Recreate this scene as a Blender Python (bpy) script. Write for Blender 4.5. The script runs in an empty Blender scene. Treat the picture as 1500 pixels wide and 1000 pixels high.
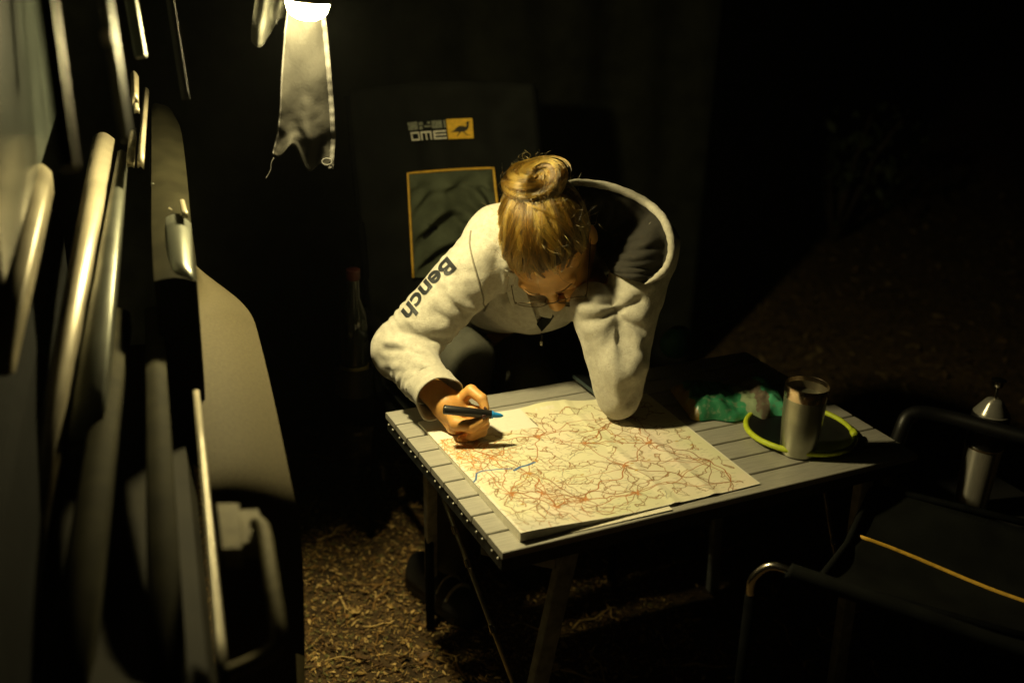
import bpy, bmesh, math, random
import numpy as np
from mathutils import Vector, Matrix, noise as mnoise
from mathutils.bvhtree import BVHTree

SC = bpy.context.scene
COL = SC.collection
R_ = math.radians
rng = random.Random(7)
nrg = np.random.default_rng(7)

# ------------------------------------------------------------------ camera
CAM = Vector((-0.681, -1.332, 1.637))
_yaw, _pit, _rol = R_(27.045), R_(22.31), R_(2.608)
FWD = Vector((math.sin(_yaw) * math.cos(_pit), math.cos(_yaw) * math.cos(_pit), -math.sin(_pit)))
_r0 = Vector((math.cos(_yaw), -math.sin(_yaw), 0.0))
_u0 = _r0.cross(FWD)
RGT = _r0 * math.cos(_rol) + _u0 * math.sin(_rol)
UPV = -_r0 * math.sin(_rol) + _u0 * math.cos(_rol)
FPX = 1583.0
cd = bpy.data.cameras.new('camera')
cd.sensor_width = 36.0
cd.lens = FPX / 1500.0 * 36.0
cd.clip_start = 0.02
cd.clip_end = 500.0
cd.dof.use_dof = True
cd.dof.focus_distance = 2.08
cd.dof.aperture_fstop = 2.0
cd.dof.aperture_blades = 9
cam = bpy.data.objects.new('camera', cd)
COL.objects.link(cam)
m = Matrix((RGT, UPV, -FWD)).transposed().to_4x4()
m.translation = CAM
cam.matrix_world = m
SC.camera = cam

# ------------------------------------------------------------------ night sky, moonless
world = bpy.data.worlds.new('World')
SC.world = world
world.use_nodes = True
wn = world.node_tree
bgn = wn.nodes['Background']
sky = wn.nodes.new('ShaderNodeTexSky')
sky.sky_type = 'NISHITA'
sky.sun_disc = False
sky.sun_elevation = R_(1.0)
sky.sun_rotation = R_(200)
wn.links.new(sky.outputs[0], bgn.inputs[0])
bgn.inputs[1].default_value = 0.0004
SC.view_settings.view_transform = 'Standard'
SC.view_settings.look = 'None'
SC.view_settings.gamma = 1.0
SC.view_settings.use_curve_mapping = False
SC.view_settings.exposure = 0.0
SC.cycles.max_bounces = 6
SC.cycles.diffuse_bounces = 4
SC.cycles.sample_clamp_indirect = 4.0

LAMP_COL = (0.98, 0.82, 0.39)
LAMP_STR = 1300.0
HAZE = 0.0009
ANI = 0.25


def at(px, py, t):
    """point of the place seen at that pixel of the 1500 x 1000 photograph, t metres deep"""
    return CAM + (RGT * ((px - 750) / FPX) - UPV * ((py - 500) / FPX) + FWD) * t


def atz(px, py, z):
    d = RGT * ((px - 750) / FPX) - UPV * ((py - 500) / FPX) + FWD
    return CAM + d * ((z - CAM.z) / d.z)


def aty(px, py, y):
    d = RGT * ((px - 750) / FPX) - UPV * ((py - 500) / FPX) + FWD
    return CAM + d * ((y - CAM.y) / d.y)


# ------------------------------------------------------------------ materials
def new_mat(name):
    mt = bpy.data.materials.new(name)
    mt.use_nodes = True
    nt = mt.node_tree
    return mt, nt, nt.nodes['Principled BSDF']


def pm(name, col, rough=0.6, metal=0.0, var=None, bump=None, sheen=0.0, coat=0.0, spec=None, stretch=None, speck=None):
    mt, nt, b = new_mat(name)
    b.inputs['Base Color'].default_value = (*col, 1)
    b.inputs['Roughness'].default_value = rough
    b.inputs['Metallic'].default_value = metal
    if sheen:
        b.inputs['Sheen Weight'].default_value = sheen
        b.inputs['Sheen Roughness'].default_value = 0.5
    if coat:
        b.inputs['Coat Weight'].default_value = coat
        b.inputs['Coat Roughness'].default_value = 0.1
    if spec is not None:
        b.inputs['Specular IOR Level'].default_value = spec
    tc = nt.nodes.new('ShaderNodeTexCoord')
    vec = tc.outputs['Object']
    if stretch:
        mp = nt.nodes.new('ShaderNodeMapping')
        mp.inputs['Scale'].default_value = stretch
        nt.links.new(vec, mp.inputs['Vector'])
        vec = mp.outputs['Vector']
    last = None
    if var:
        scale, amt = var
        n = nt.nodes.new('ShaderNodeTexNoise')
        n.inputs['Scale'].default_value = scale
        n.inputs['Detail'].default_value = 6
        nt.links.new(vec, n.inputs['Vector'])
        cr = nt.nodes.new('ShaderNodeValToRGB')
        cr.color_ramp.elements[0].position = 0.3
        cr.color_ramp.elements[1].position = 0.7
        cr.color_ramp.elements[0].color = (*[c * (1 - amt) for c in col], 1)
        cr.color_ramp.elements[1].color = (*[min(1, c * (1 + amt)) for c in col], 1)
        nt.links.new(n.outputs['Fac'], cr.inputs['Fac'])
        last = cr.outputs['Color']
    if speck:
        sscale, sthr, scol = speck
        n = nt.nodes.new('ShaderNodeTexNoise')
        n.inputs['Scale'].default_value = sscale
        n.inputs['Detail'].default_value = 2
        nt.links.new(vec, n.inputs['Vector'])
        mr = nt.nodes.new('ShaderNodeMapRange')
        mr.inputs['From Min'].default_value = sthr
        mr.inputs['From Max'].default_value = sthr + 0.08
        nt.links.new(n.outputs['Fac'], mr.inputs['Value'])
        mx = nt.nodes.new('ShaderNodeMix')
        mx.data_type = 'RGBA'
        nt.links.new(mr.outputs['Result'], mx.inputs[0])
        if last:
            nt.links.new(last, mx.inputs[6])
        else:
            mx.inputs[6].default_value = (*col, 1)
        mx.inputs[7].default_value = (*scol, 1)
        last = mx.outputs[2]
    if last:
        nt.links.new(last, b.inputs['Base Color'])
    if bump:
        scale, st, dist = bump
        n = nt.nodes.new('ShaderNodeTexNoise')
        n.inputs['Scale'].default_value = scale
        n.inputs['Detail'].default_value = 5
        nt.links.new(vec, n.inputs['Vector'])
        bp = nt.nodes.new('ShaderNodeBump')
        bp.inputs['Strength'].default_value = st
        bp.inputs['Distance'].default_value = dist
        nt.links.new(n.outputs['Fac'], bp.inputs['Height'])
        nt.links.new(bp.outputs['Normal'], b.inputs['Normal'])
    return mt


def weave(name, col, scale=900, rough=0.85, amt=0.35, sheen=0.0):
    """woven cloth: two crossed wave bands as fine relief plus blotchy wear"""
    mt = pm(name, col, rough, var=(14, amt), bump=(scale * 0.25, 0.5, 0.0015), sheen=sheen, spec=0.08)
    return mt


def emis(name, col, s):
    mt = bpy.data.materials.new(name)
    mt.use_nodes = True
    nt = mt.node_tree
    nt.nodes.remove(nt.nodes['Principled BSDF'])
    e = nt.nodes.new('ShaderNodeEmission')
    e.inputs[0].default_value = (*col, 1)
    e.inputs[1].default_value = s
    nt.links.new(e.outputs[0], nt.nodes['Material Output'].inputs[0])
    return mt


M = {}
M['slat'] = pm('brushed_aluminium', (0.40, 0.385, 0.34), 0.45, 0.3, var=(14, 0.22), bump=(60, 0.15, 0.0008), stretch=(1.5, 60, 60))
M['slat_edge'] = pm('dark_anodised', (0.02, 0.022, 0.022), 0.5, 0.3, var=(30, 0.4))
M['steel'] = pm('steel', (0.62, 0.58, 0.5), 0.22, 1.0, var=(30, 0.12))
M['steel_brushed'] = pm('brushed_steel', (0.66, 0.64, 0.57), 0.30, 0.7, var=(18, 0.15), bump=(80, 0.12, 0.0006), stretch=(60, 60, 1.2))
bs_ = M['steel_brushed'].node_tree
tg_ = bs_.nodes.new('ShaderNodeTangent')
tg_.direction_type = 'RADIAL'
tg_.axis = 'Z'
bs_.links.new(tg_.outputs[0], bs_.nodes['Principled BSDF'].inputs['Tangent'])
bs_.nodes['Principled BSDF'].inputs['Anisotropic'].default_value = .85
bs_.nodes['Principled BSDF'].inputs['Anisotropic Rotation'].default_value = ANI
M['black_metal'] = pm('black_metal', (0.0035, 0.0038, 0.0038), 0.7, 0.0, spec=.02, var=(40, 0.4), bump=(300, 0.2, 0.0006))
M['leg_metal'] = pm('grey_leg_metal', (0.36, 0.39, 0.40), 0.5, 0.0, var=(40, 0.4), bump=(200, 0.2, 0.0006))
M['rod_metal'] = pm('rod_metal', (0.5, 0.47, 0.38), 0.35, 0.8, var=(40, 0.3))
M['black_cloth'] = weave('black_canvas', (0.008, 0.009, 0.009), 700, sheen=0.0)
M['chair_cloth'] = weave('charcoal_canvas', (0.0072, 0.0080, 0.0072), 700)
M['mesh_cloth'] = weave('olive_pocket_mesh', (0.062, 0.072, 0.046), 900)
M['yellow'] = pm('yellow_piping', (0.62, 0.36, 0.035), 0.6, var=(60, 0.25), bump=(500, 0.4, 0.0008))
M['logo_yellow'] = pm('yellow_patch', (0.66, 0.40, 0.03), 0.6, var=(90, 0.15))
M['logo_white'] = pm('white_print', (0.6, 0.58, 0.5), 0.6, var=(200, 0.3))
M['logo_grey'] = pm('grey_print', (0.16, 0.17, 0.13), 0.7, var=(200, 0.5))
M['logo_black'] = pm('black_print', (0.02, 0.018, 0.012), 0.7)
M['paper'] = pm('paper', (0.70, 0.66, 0.54), 0.8, var=(120, 0.08))
M['lime'] = pm('lime_rubber', (0.42, 0.50, 0.02), 0.55, var=(60, 0.12), bump=(150, 0.1, 0.001))
M['black_rubber'] = pm('black_rubber', (0.004, 0.004, 0.0045), 0.45, var=(50, 0.3))
M['phone'] = pm('phone_glass', (0.006, 0.007, 0.008), 0.55, spec=.1)
M['phone_case'] = pm('phone_case', (0.03, 0.045, 0.045), 0.5)
M['skin'] = pm('skin', (0.57, 0.30, 0.085), 0.5, var=(45, 0.12), bump=(260, 0.25, 0.0008))
M['skin'].node_tree.nodes['Principled BSDF'].inputs['Subsurface Weight'].default_value = 0.15
M['skin'].node_tree.nodes['Principled BSDF'].inputs['Subsurface Radius'].default_value = (0.006, 0.002, 0.001)
M['nail'] = pm('nail', (0.05, 0.02, 0.015), 0.3)
M['sweater'] = pm('heather_fleece', (0.385, 0.365, 0.31), 0.95, var=(90, 0.13), bump=(330, 0.5, 0.0024), sheen=0.2,
                  spec=0.15, speck=(300, 0.59, (0.32, 0.30, 0.245)))
M['lining'] = pm('shaded_lining', (0.016, 0.014, 0.010), 0.95, var=(70, 0.3), bump=(420, 0.6, 0.0025))
M['seam'] = pm('seam_thread', (0.17, 0.155, 0.12), 0.9, var=(200, 0.3))
M['print'] = pm('black_sleeve_print', (0.010, 0.012, 0.014), 0.6, var=(300, 0.3))
M['trousers'] = weave('charcoal_trousers', (0.075, 0.075, 0.060), 900, amt=0.25)
M['hair_cap'] = pm('hair_under', (0.040, 0.021, 0.006), 0.6, var=(60, 0.5), bump=(90, 0.8, 0.004))
M['wire'] = pm('spectacle_wire', (0.10, 0.075, 0.04), 0.3, 0.9)
M['shoe'] = pm('shoe_black', (0.02, 0.02, 0.02), 0.7, var=(60, 0.3))
M['shoe_strap'] = pm('pale_strap', (0.75, 0.75, 0.62), 0.6, var=(60, 0.2))
M['pen'] = pm('pen_black', (0.012, 0.012, 0.012), 0.35, var=(60, 0.3))
M['pen_teal'] = pm('pen_teal', (0.015, 0.26, 0.70), 0.4, var=(60, 0.1))
M['housing'] = pm('lantern_housing', (0.05, 0.055, 0.045), 0.5)
M['cord'] = pm('cord', (0.10, 0.095, 0.07), 0.8)
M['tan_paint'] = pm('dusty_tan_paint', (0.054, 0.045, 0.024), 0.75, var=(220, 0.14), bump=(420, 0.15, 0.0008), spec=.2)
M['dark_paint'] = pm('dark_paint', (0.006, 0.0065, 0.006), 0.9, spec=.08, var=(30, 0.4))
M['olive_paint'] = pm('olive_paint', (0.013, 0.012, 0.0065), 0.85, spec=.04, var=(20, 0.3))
M['trim'] = pm('pale_trim', (0.26, 0.23, 0.155), 0.42, 0.4, var=(20, 0.2))
M['trim_bright'] = pm('bright_trim', (0.32, 0.285, 0.20), 0.42, 0.35, var=(20, 0.2))
M['grey_trim'] = pm('grey_trim', (0.12, 0.125, 0.10), 0.4, 0.7, var=(20, 0.2))
M['glass_pane'] = pm('dusty_window', (0.05, 0.058, 0.05), 0.25, var=(6, 0.5), coat=0.3)
M['side_trim'] = pm('dim_olive_trim', (0.026, 0.024, 0.012), 0.8, 0.0, spec=.12, var=(30, .3))  # lantern fall-off along the lower side put into a darker colour
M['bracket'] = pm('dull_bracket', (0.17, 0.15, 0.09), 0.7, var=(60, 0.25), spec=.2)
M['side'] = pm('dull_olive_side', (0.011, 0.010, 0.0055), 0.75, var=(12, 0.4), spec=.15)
M['ragged'] = pm('ragged_olive', (0.024, 0.024, 0.017), 0.9, var=(30, .3))
M['tyre'] = pm('tyre', (0.012, 0.012, 0.012), 0.85)
M['strip'] = weave('olive_ripstop', (0.0095, 0.0090, 0.0074), 900, amt=0.2)
M['hem'] = pm('webbing_hem', (0.013, 0.012, 0.010), 0.8, var=(300, 0.35), bump=(700, 0.6, 0.001))
M['wall_cloth'] = weave('dark_awning_cloth', (0.013, 0.014, 0.010), 300)
M['wood'] = pm('bark', (0.05, 0.036, 0.022), 0.9, var=(12, 0.5), bump=(30, 0.8, 0.02))
M['leaf'] = pm('leaf', (0.035, 0.05, 0.018), 0.6, var=(5, 0.5))
M['crate'] = pm('black_crate', (0.008, 0.008, 0.008), 0.7)
M['bottle_glass'] = pm('dark_bottle', (0.014, 0.016, 0.012), 0.12, coat=0.4)
M['brass'] = pm('brass_band', (0.45, 0.36, 0.14), 0.35, 0.8)
M['red_cap'] = pm('red_cap', (0.05, 0.009, 0.006), 0.5)
M['teal'] = pm('teal_nylon', (0.01, 0.12, 0.09), 0.5, var=(30, 0.3))


# ------------------------------------------------------------------ mesh helpers
class MB:
    def __init__(self):
        self.v = []
        self.f = []
        self.mi = []

    def add(self, vs, fs, mi=0):
        o = len(self.v)
        self.v += [tuple(p) for p in vs]
        self.f += [tuple(i + o for i in q) for q in fs]
        self.mi += [mi] * len(fs)
        return self

    def box(self, c, s, rot=None, mi=0):
        c = Vector(c)
        vs = []
        for x in (-.5, .5):
            for y in (-.5, .5):
                for z in (-.5, .5):
                    p = Vector((x * s[0], y * s[1], z * s[2]))
                    if rot is not None:
                        p = rot @ p
                    vs.append(c + p)
        return self.add(vs, [(0, 1, 3, 2), (4, 6, 7, 5), (0, 4, 5, 1), (2, 3, 7, 6), (0, 2, 6, 4), (1, 5, 7, 3)], mi)

    def bar(self, a, b, w, h, up=(0, 0, 1), mi=0):
        a, b = Vector(a), Vector(b)
        d = b - a
        L = d.length
        d.normalize()
        s = d.cross(Vector(up)).normalized()
        u = s.cross(d)
        rot = Matrix((d, s, u)).transposed()
        return self.box((a + b) / 2, (L, w, h), rot, mi)

    def tube(self, pts, r, seg=10, closed=False, mi=0, flat=1.0):
        pts = [Vector(p) for p in pts]
        n = len(pts)
        rs = r if isinstance(r, (list, tuple)) else [r] * n
        tans = []
        for i in range(n):
            a = pts[(i - 1) % n] if (closed or i > 0) else pts[i]
            b = pts[(i + 1) % n] if (closed or i < n - 1) else pts[i]
            tans.append((b - a).normalized())
        ref = Vector((0, 0, 1)) if abs(tans[0].z) < 0.9 else Vector((1, 0, 0))
        nrm = (ref - tans[0] * ref.dot(tans[0])).normalized()
        vs, fs = [], []
        for i in range(n):
            nrm = (nrm - tans[i] * nrm.dot(tans[i])).normalized()
            bi = tans[i].cross(nrm)
            for k in range(seg):
                a = 2 * math.pi * k / seg
                vs.append(pts[i] + nrm * (math.cos(a) * rs[i]) + bi * (math.sin(a) * rs[i] * flat))
        last = n if closed else n - 1
        for i in range(last):
            j = (i + 1) % n
            for k in range(seg):
                k2 = (k + 1) % seg
                fs.append((i * seg + k, i * seg + k2, j * seg + k2, j * seg + k))
        if not closed:
            fs.append(tuple(range(seg - 1, -1, -1)))
            fs.append(tuple((n - 1) * seg + k for k in range(seg)))
        return self.add(vs, fs, mi)

    def lathe(self, c, prof, seg=40, mi=0, axis=None, cap=True):
        """prof: (radius, height) list, from bottom to top, about the axis through c"""
        c = Vector(c)
        ax = Vector(axis or (0, 0, 1)).normalized()
        e1 = ax.orthogonal().normalized()
        e2 = ax.cross(e1)
        vs, fs = [], []
        for (r, z) in prof:
            for k in range(seg):
                a = 2 * math.pi * k / seg
                vs.append(c + ax * z + e1 * (math.cos(a) * r) + e2 * (math.sin(a) * r))
        for i in range(len(prof) - 1):
            for k in range(seg):
                k2 = (k + 1) % seg
                fs.append((i * seg + k, i * seg + k2, (i + 1) * seg + k2, (i + 1) * seg + k))
        if cap:
            fs.append(tuple(range(seg - 1, -1, -1)))
            fs.append(tuple((len(prof) - 1) * seg + k for k in range(seg)))
        return self.add(vs, fs, mi)

    def grid(self, rows, mi=0, flip=False):
        n, w = len(rows), len(rows[0])
        vs = [p for r in rows for p in r]
        fs = []
        for i in range(n - 1):
            for j in range(w - 1):
                q = (i * w + j, i * w + j + 1, (i + 1) * w + j + 1, (i + 1) * w + j)
                fs.append(q[::-1] if flip else q)
        return self.add(vs, fs, mi)

    def build(self, name, mat, parent=None, smooth=False, bevel=0.0, solid=0.0, subsurf=0):
        me = bpy.data.meshes.new(name)
        me.from_pydata(self.v, [], self.f)
        mats = mat if isinstance(mat, (list, tuple)) else [mat]
        for q in mats:
            me.materials.append(q)
        if len(mats) > 1:
            me.polygons.foreach_set('material_index', self.mi)
        bm = bmesh.new()
        bm.from_mesh(me)
        bmesh.ops.recalc_face_normals(bm, faces=bm.faces)
        if bevel:
            es = [e for e in bm.edges if len(e.link_faces) == 2 and e.calc_face_angle(0) > 0.6]
            bmesh.ops.bevel(bm, geom=es, offset=bevel, segments=2, affect='EDGES', profile=0.5)
        bm.to_mesh(me)
        bm.free()
        if smooth:
            me.polygons.foreach_set('use_smooth', [True] * len(me.polygons))
            if smooth == 'auto':
                me.set_sharp_from_angle(angle=R_(38))
        ob = bpy.data.objects.new(name, me)
        COL.objects.link(ob)
        if solid:
            md = ob.modifiers.new('solid', 'SOLIDIFY')
            md.thickness = solid
            md.offset = 0
        if subsurf:
            md = ob.modifiers.new('sub', 'SUBSURF')
            md.levels = md.render_levels = subsurf
        if parent:
            attach(ob, parent)
        return ob


def attach(ob, parent):
    ob.parent = parent
    # parts are modelled in world coordinates: undo the places of the ancestors
    o = Vector((0, 0, 0))
    p = parent
    while p is not None:
        o += Vector(p.location)
        p = p.parent
    ob.location = Vector(ob.location) - o
    return ob


def thing(name, loc, label, cat, group=None):
    o = bpy.data.objects.new(name, None)
    o.empty_display_size = 0.05
    o.location = loc
    COL.objects.link(o)
    tag(o, label, cat, group)
    return o


def tag(o, label, cat, group=None):
    o['label'] = label
    o['category'] = cat
    if group:
        o['group'] = group
    return o


def struct(o):
    o['kind'] = 'structure'
    return o


def catmull(pts, n=8, closed=False):
    P = [Vector(p) for p in pts]
    out = []
    N = len(P)
    rng_ = range(N if closed else N - 1)
    for i in rng_:
        if closed:
            p0, p1, p2, p3 = P[(i - 1) % N], P[i], P[(i + 1) % N], P[(i + 2) % N]
        else:
            p0, p1, p2, p3 = P[max(0, i - 1)], P[i], P[i + 1], P[min(N - 1, i + 2)]
        for k in range(n):
            t = k / n
            out.append(0.5 * ((2 * p1) + (p2 - p0) * t + (2 * p0 - 5 * p1 + 4 * p2 - p3) * t * t + (3 * p1 - p0 - 3 * p2 + p3) * t ** 3))
    if not closed:
        out.append(P[-1])
    return out


# ------------------------------------------------------------------ implicit surfaces
class SDF:
    def __init__(self, lo, hi, h):
        self.lo = np.array(lo, np.float32)
        self.h = h
        n = np.ceil((np.array(hi) - np.array(lo)) / h).astype(int) + 1
        self.X = (self.lo[0] + h * np.arange(n[0], dtype=np.float32))[:, None, None]
        self.Y = (self.lo[1] + h * np.arange(n[1], dtype=np.float32))[None, :, None]
        self.Z = (self.lo[2] + h * np.arange(n[2], dtype=np.float32))[None, None, :]
        self.d = np.full(n, 9.0, np.float32)

    def cone(self, a, b, ra, rb, sc=None):
        a, b = np.array(a, np.float32), np.array(b, np.float32)
        ab = b - a
        L2 = float(ab @ ab) + 1e-12
        px, py, pz = self.X - a[0], self.Y - a[1], self.Z - a[2]
        t = np.clip((px * ab[0] + py * ab[1] + pz * ab[2]) / L2, 0, 1)
        dx, dy, dz = px - t * ab[0], py - t * ab[1], pz - t * ab[2]
        if sc is not None:
            dx, dy, dz = dx / sc[0], dy / sc[1], dz / sc[2]
        return np.sqrt(dx * dx + dy * dy + dz * dz) - (ra + t * (rb - ra))

    def ell(self, c, axes, rad):
        c = np.array(c, np.float32)
        px, py, pz = self.X - c[0], self.Y - c[1], self.Z - c[2]
        k0 = 0
        k1 = 0
        for ax, r in zip(axes, rad):
            q = px * ax[0] + py * ax[1] + pz * ax[2]
            k0 = k0 + (q / r) ** 2
            k1 = k1 + (q / (r * r)) ** 2
        k0 = np.sqrt(k0)
        k1 = np.sqrt(k1) + 1e-9
        return k0 * (k0 - 1) / k1

    def u(self, d, k=0.0):
        if k <= 0:
            self.d = np.minimum(self.d, d)
        else:
            h = np.clip(0.5 + 0.5 * (self.d - d) / k, 0, 1)
            self.d = self.d * (1 - h) + d * h - k * h * (1 - h)
        return self

    def cut(self, d, k=0.0):
        nd = -d
        if k <= 0:
            self.d = np.maximum(self.d, nd)
        else:
            h = np.clip(0.5 - 0.5 * (self.d - nd) / k, 0, 1)
            self.d = self.d * (1 - h) + nd * h + k * h * (1 - h)
        return self

    def crease(self, pts, width, depth):
        """dent (depth > 0) or ridge (depth < 0) along a polyline"""
        best = None
        for a, b in zip(pts[:-1], pts[1:]):
            q = self.cone(a, b, 0, 0)
            best = q if best is None else np.minimum(best, q)
        self.d = self.d + depth * np.exp(-np.sqrt(best * best + .0015 ** 2) / width)
        return self

    def mesh(self):
        f = self.d
        s = f < 0
        n = f.shape
        cnt = np.zeros([k - 1 for k in n], np.int8)
        corners = [(a, b, c) for a in (0, 1) for b in (0, 1) for c in (0, 1)]
        for (a, b, c) in corners:
            cnt += s[a:n[0] - 1 + a, b:n[1] - 1 + b, c:n[2] - 1 + c]
        act = np.argwhere((cnt > 0) & (cnt < 8))
        acc = np.zeros((len(act), 3), np.float64)
        num = np.zeros(len(act))
        for p in corners:
            for ax in range(3):
                if p[ax]:
                    continue
                q = list(p)
                q[ax] = 1
                i0 = act + np.array(p)
                i1 = act + np.array(q)
                f0 = f[i0[:, 0], i0[:, 1], i0[:, 2]].astype(np.float64)
                f1 = f[i1[:, 0], i1[:, 1], i1[:, 2]].astype(np.float64)
                w = (f0 < 0) != (f1 < 0)
                t = np.where(w, f0 / np.where(w, f0 - f1, 1), 0)
                pt = np.tile(np.array(p, float), (len(act), 1))
                pt[:, ax] += t
                acc += pt * w[:, None]
                num += w
        V = (act + acc / num[:, None]) * self.h + self.lo
        idx = np.full([k - 1 for k in n], -1, np.int64)
        idx[act[:, 0], act[:, 1], act[:, 2]] = np.arange(len(act))
        F = []
        for ax in range(3):
            sl0 = [slice(None)] * 3
            sl1 = [slice(None)] * 3
            sl0[ax] = slice(0, n[ax] - 1)
            sl1[ax] = slice(1, n[ax])
            e = np.argwhere(s[tuple(sl0)] != s[tuple(sl1)])
            o1, o2 = [(1, 2), (2, 0), (0, 1)][ax]
            ok = (e[:, o1] > 0) & (e[:, o2] > 0) & (e[:, o1] < n[o1] - 1) & (e[:, o2] < n[o2] - 1)
            e = e[ok]

            def g(d1, d2):
                k = e.copy()
                k[:, o1] -= d1
                k[:, o2] -= d2
                return idx[k[:, 0], k[:, 1], k[:, 2]]
            q = np.stack([g(1, 1), g(0, 1), g(0, 0), g(1, 0)], 1)
            ins = s[e[:, 0], e[:, 1], e[:, 2]]
            q[~ins] = q[~ins][:, ::-1]
            F.append(q)
        return V, np.concatenate(F)


def relax(V, F, it=2, lam=0.5):
    e = np.concatenate([F[:, [0, 1]], F[:, [1, 2]], F[:, [2, 3]], F[:, [3, 0]]])
    deg = np.zeros(len(V))
    np.add.at(deg, e[:, 0], 1)
    np.add.at(deg, e[:, 1], 1)
    for _ in range(it):
        acc = np.zeros_like(V)
        np.add.at(acc, e[:, 0], V[e[:, 1]])
        np.add.at(acc, e[:, 1], V[e[:, 0]])
        V = V + lam * (acc / np.maximum(deg, 1)[:, None] - V)
    return V


def np_obj(name, parts, mat, parent=None):
    Vs, Fs, o = [], [], 0
    for V, F in parts:
        Vs.append(V)
        Fs.append(F + o)
        o += len(V)
    V = np.concatenate(Vs)
    F = np.concatenate(Fs)
    me = bpy.data.meshes.new(name)
    me.vertices.add(len(V))
    me.vertices.foreach_set('co', V.astype(np.float32).ravel())
    me.loops.add(F.size)
    me.loops.foreach_set('vertex_index', F.astype(np.int32).ravel())
    me.polygons.add(len(F))
    me.polygons.foreach_set('loop_start', np.arange(0, F.size, 4, dtype=np.int32))
    me.polygons.foreach_set('use_smooth', np.ones(len(F), bool))
    me.materials.append(mat)
    me.update(calc_edges=True)
    me.validate()
    ob = bpy.data.objects.new(name, me)
    COL.objects.link(ob)
    if parent:
        attach(ob, parent)
    return ob


def hair_obj(name, strands, radius, mat, parent=None, tip=0.25, locks=None):
    hc = bpy.data.hair_curves.new(name)
    hc.add_curves([len(s) for s in strands])
    pos = np.concatenate([np.asarray(s, np.float32) for s in strands])
    hc.attributes['position'].data.foreach_set('vector', pos.ravel())
    ra = hc.attributes.get('radius') or hc.attributes.new('radius', 'FLOAT', 'POINT')
    rr = []
    for s in strands:
        k = np.linspace(0, 1, len(s))
        rr.append(radius * (1 - (1 - tip) * k ** 3))
    ra.data.foreach_set('value', np.concatenate(rr).astype(np.float32))
    lk = hc.attributes.new('lock', 'FLOAT', 'CURVE')
    lk.data.foreach_set('value', np.asarray(locks if locks is not None else [rng.random() for _ in strands], np.float32))
    hc.materials.append(mat)
    ob = bpy.data.objects.new(name, hc)
    COL.objects.link(ob)
    if parent:
        attach(ob, parent)
    return ob


# ================================================================== SETTING
# ground: one sheet to the horizon, finely divided near the camp
def ground_z(x, y):
    r = math.hypot(x - 0.3, y - 0.8)
    return -0.012 + 0.012 * mnoise.noise((x * 3.1, y * 3.1, 0.3)) + 0.006 * mnoise.noise((x * 11, y * 11, 2.3)) + \
        max(0, r - 4) * 0.02 * (1 + mnoise.noise((x * .3, y * .3, 5)))


def axis(lo, hi, step, far):
    a = [lo + step * i for i in range(int((hi - lo) / step) + 1)]
    out, d, x = [], step, hi
    while x < far:
        d *= 1.35
        x += d
        out.append(x)
    pre, d, x = [], step, lo
    while x > -far:
        d *= 1.35
        x -= d
        pre.append(x)
    return pre[::-1] + a + out


gx, gy = axis(-1.5, 4.5, 0.05, 120), axis(-1.5, 6, 0.05, 120)
g = MB()
g.grid([[(x, y, ground_z(x, y)) for x in gx] for y in gy])
M['soil'] = pm('forest_soil', (0.070, 0.043, 0.016), 0.95, var=(26, 0.6), bump=(70, 0.9, 0.012), speck=(60, 0.6, (0.24, 0.15, 0.055)))
struct(g.build('ground', M['soil'], smooth=True))


# leaf litter and bark chips, lit where the lantern reaches
def litter(name, n, xr, yr, size, mats):
    mb = MB()
    for i in range(n):
        x, y = rng.uniform(*xr), rng.uniform(*yr)
        z = ground_z(x, y) + rng.uniform(0.001, 0.012)
        L = rng.uniform(*size)
        W = L * rng.choice((0.14, 0.2, 0.3, 0.5))
        a = rng.uniform(0, 6.283)
        tilt = rng.gauss(0, 0.28)
        roll = rng.gauss(0, 0.4)
        rot = Matrix.Rotation(a, 3, 'Z') @ Matrix.Rotation(tilt, 3, 'Y') @ Matrix.Rotation(roll, 3, 'X')
        c = Vector((x, y, z))
        bend = rng.uniform(-0.2, 0.35) * L
        pts = []
        for k, (s, w) in enumerate(((-.5, .25), (-.2, 1), (.2, .9), (.5, .15))):
            zz = bend * (s * s - .12)
            for sg in (-1, 0, 1):
                pts.append(c + rot @ Vector((s * L, sg * w * W * .5, zz + abs(sg) * W * 0.18 * (1 if i % 2 else -1))))
        fs = []
        for k in range(3):
            for j in range(2):
                b = k * 3 + j
                fs.append((b, b + 1, b + 4, b + 3))
        mb.add(pts, fs, rng.randrange(len(mats)))
    o = mb.build(name, mats)
    o['kind'] = 'stuff'
    return o


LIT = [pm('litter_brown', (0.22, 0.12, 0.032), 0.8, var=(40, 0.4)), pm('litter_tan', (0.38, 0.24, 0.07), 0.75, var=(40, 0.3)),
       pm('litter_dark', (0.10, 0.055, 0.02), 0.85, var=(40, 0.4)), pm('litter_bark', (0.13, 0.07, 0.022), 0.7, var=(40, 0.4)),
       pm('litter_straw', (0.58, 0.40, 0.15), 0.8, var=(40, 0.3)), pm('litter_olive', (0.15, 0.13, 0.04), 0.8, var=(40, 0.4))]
LIT2 = [pm('dim_leaf_brown', (0.10, 0.062, 0.024), 0.85, var=(40, 0.4)), pm('dim_leaf_tan', (0.15, 0.105, 0.045), 0.8, var=(40, 0.3)), pm('dim_leaf_dark', (0.04, 0.026, 0.012), 0.85, var=(40, 0.4))]  # leaf colours darkened to keep the far ground dim
litter('bark_chips', 34000, (-0.55, 0.75), (0.0, 1.5), (0.003, 0.018), LIT)
litter('leaf_litter', 900, (-0.55, 1.2), (0.0, 1.9), (0.014, 0.040), LIT + LIT2)
tw_ = MB()
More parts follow.
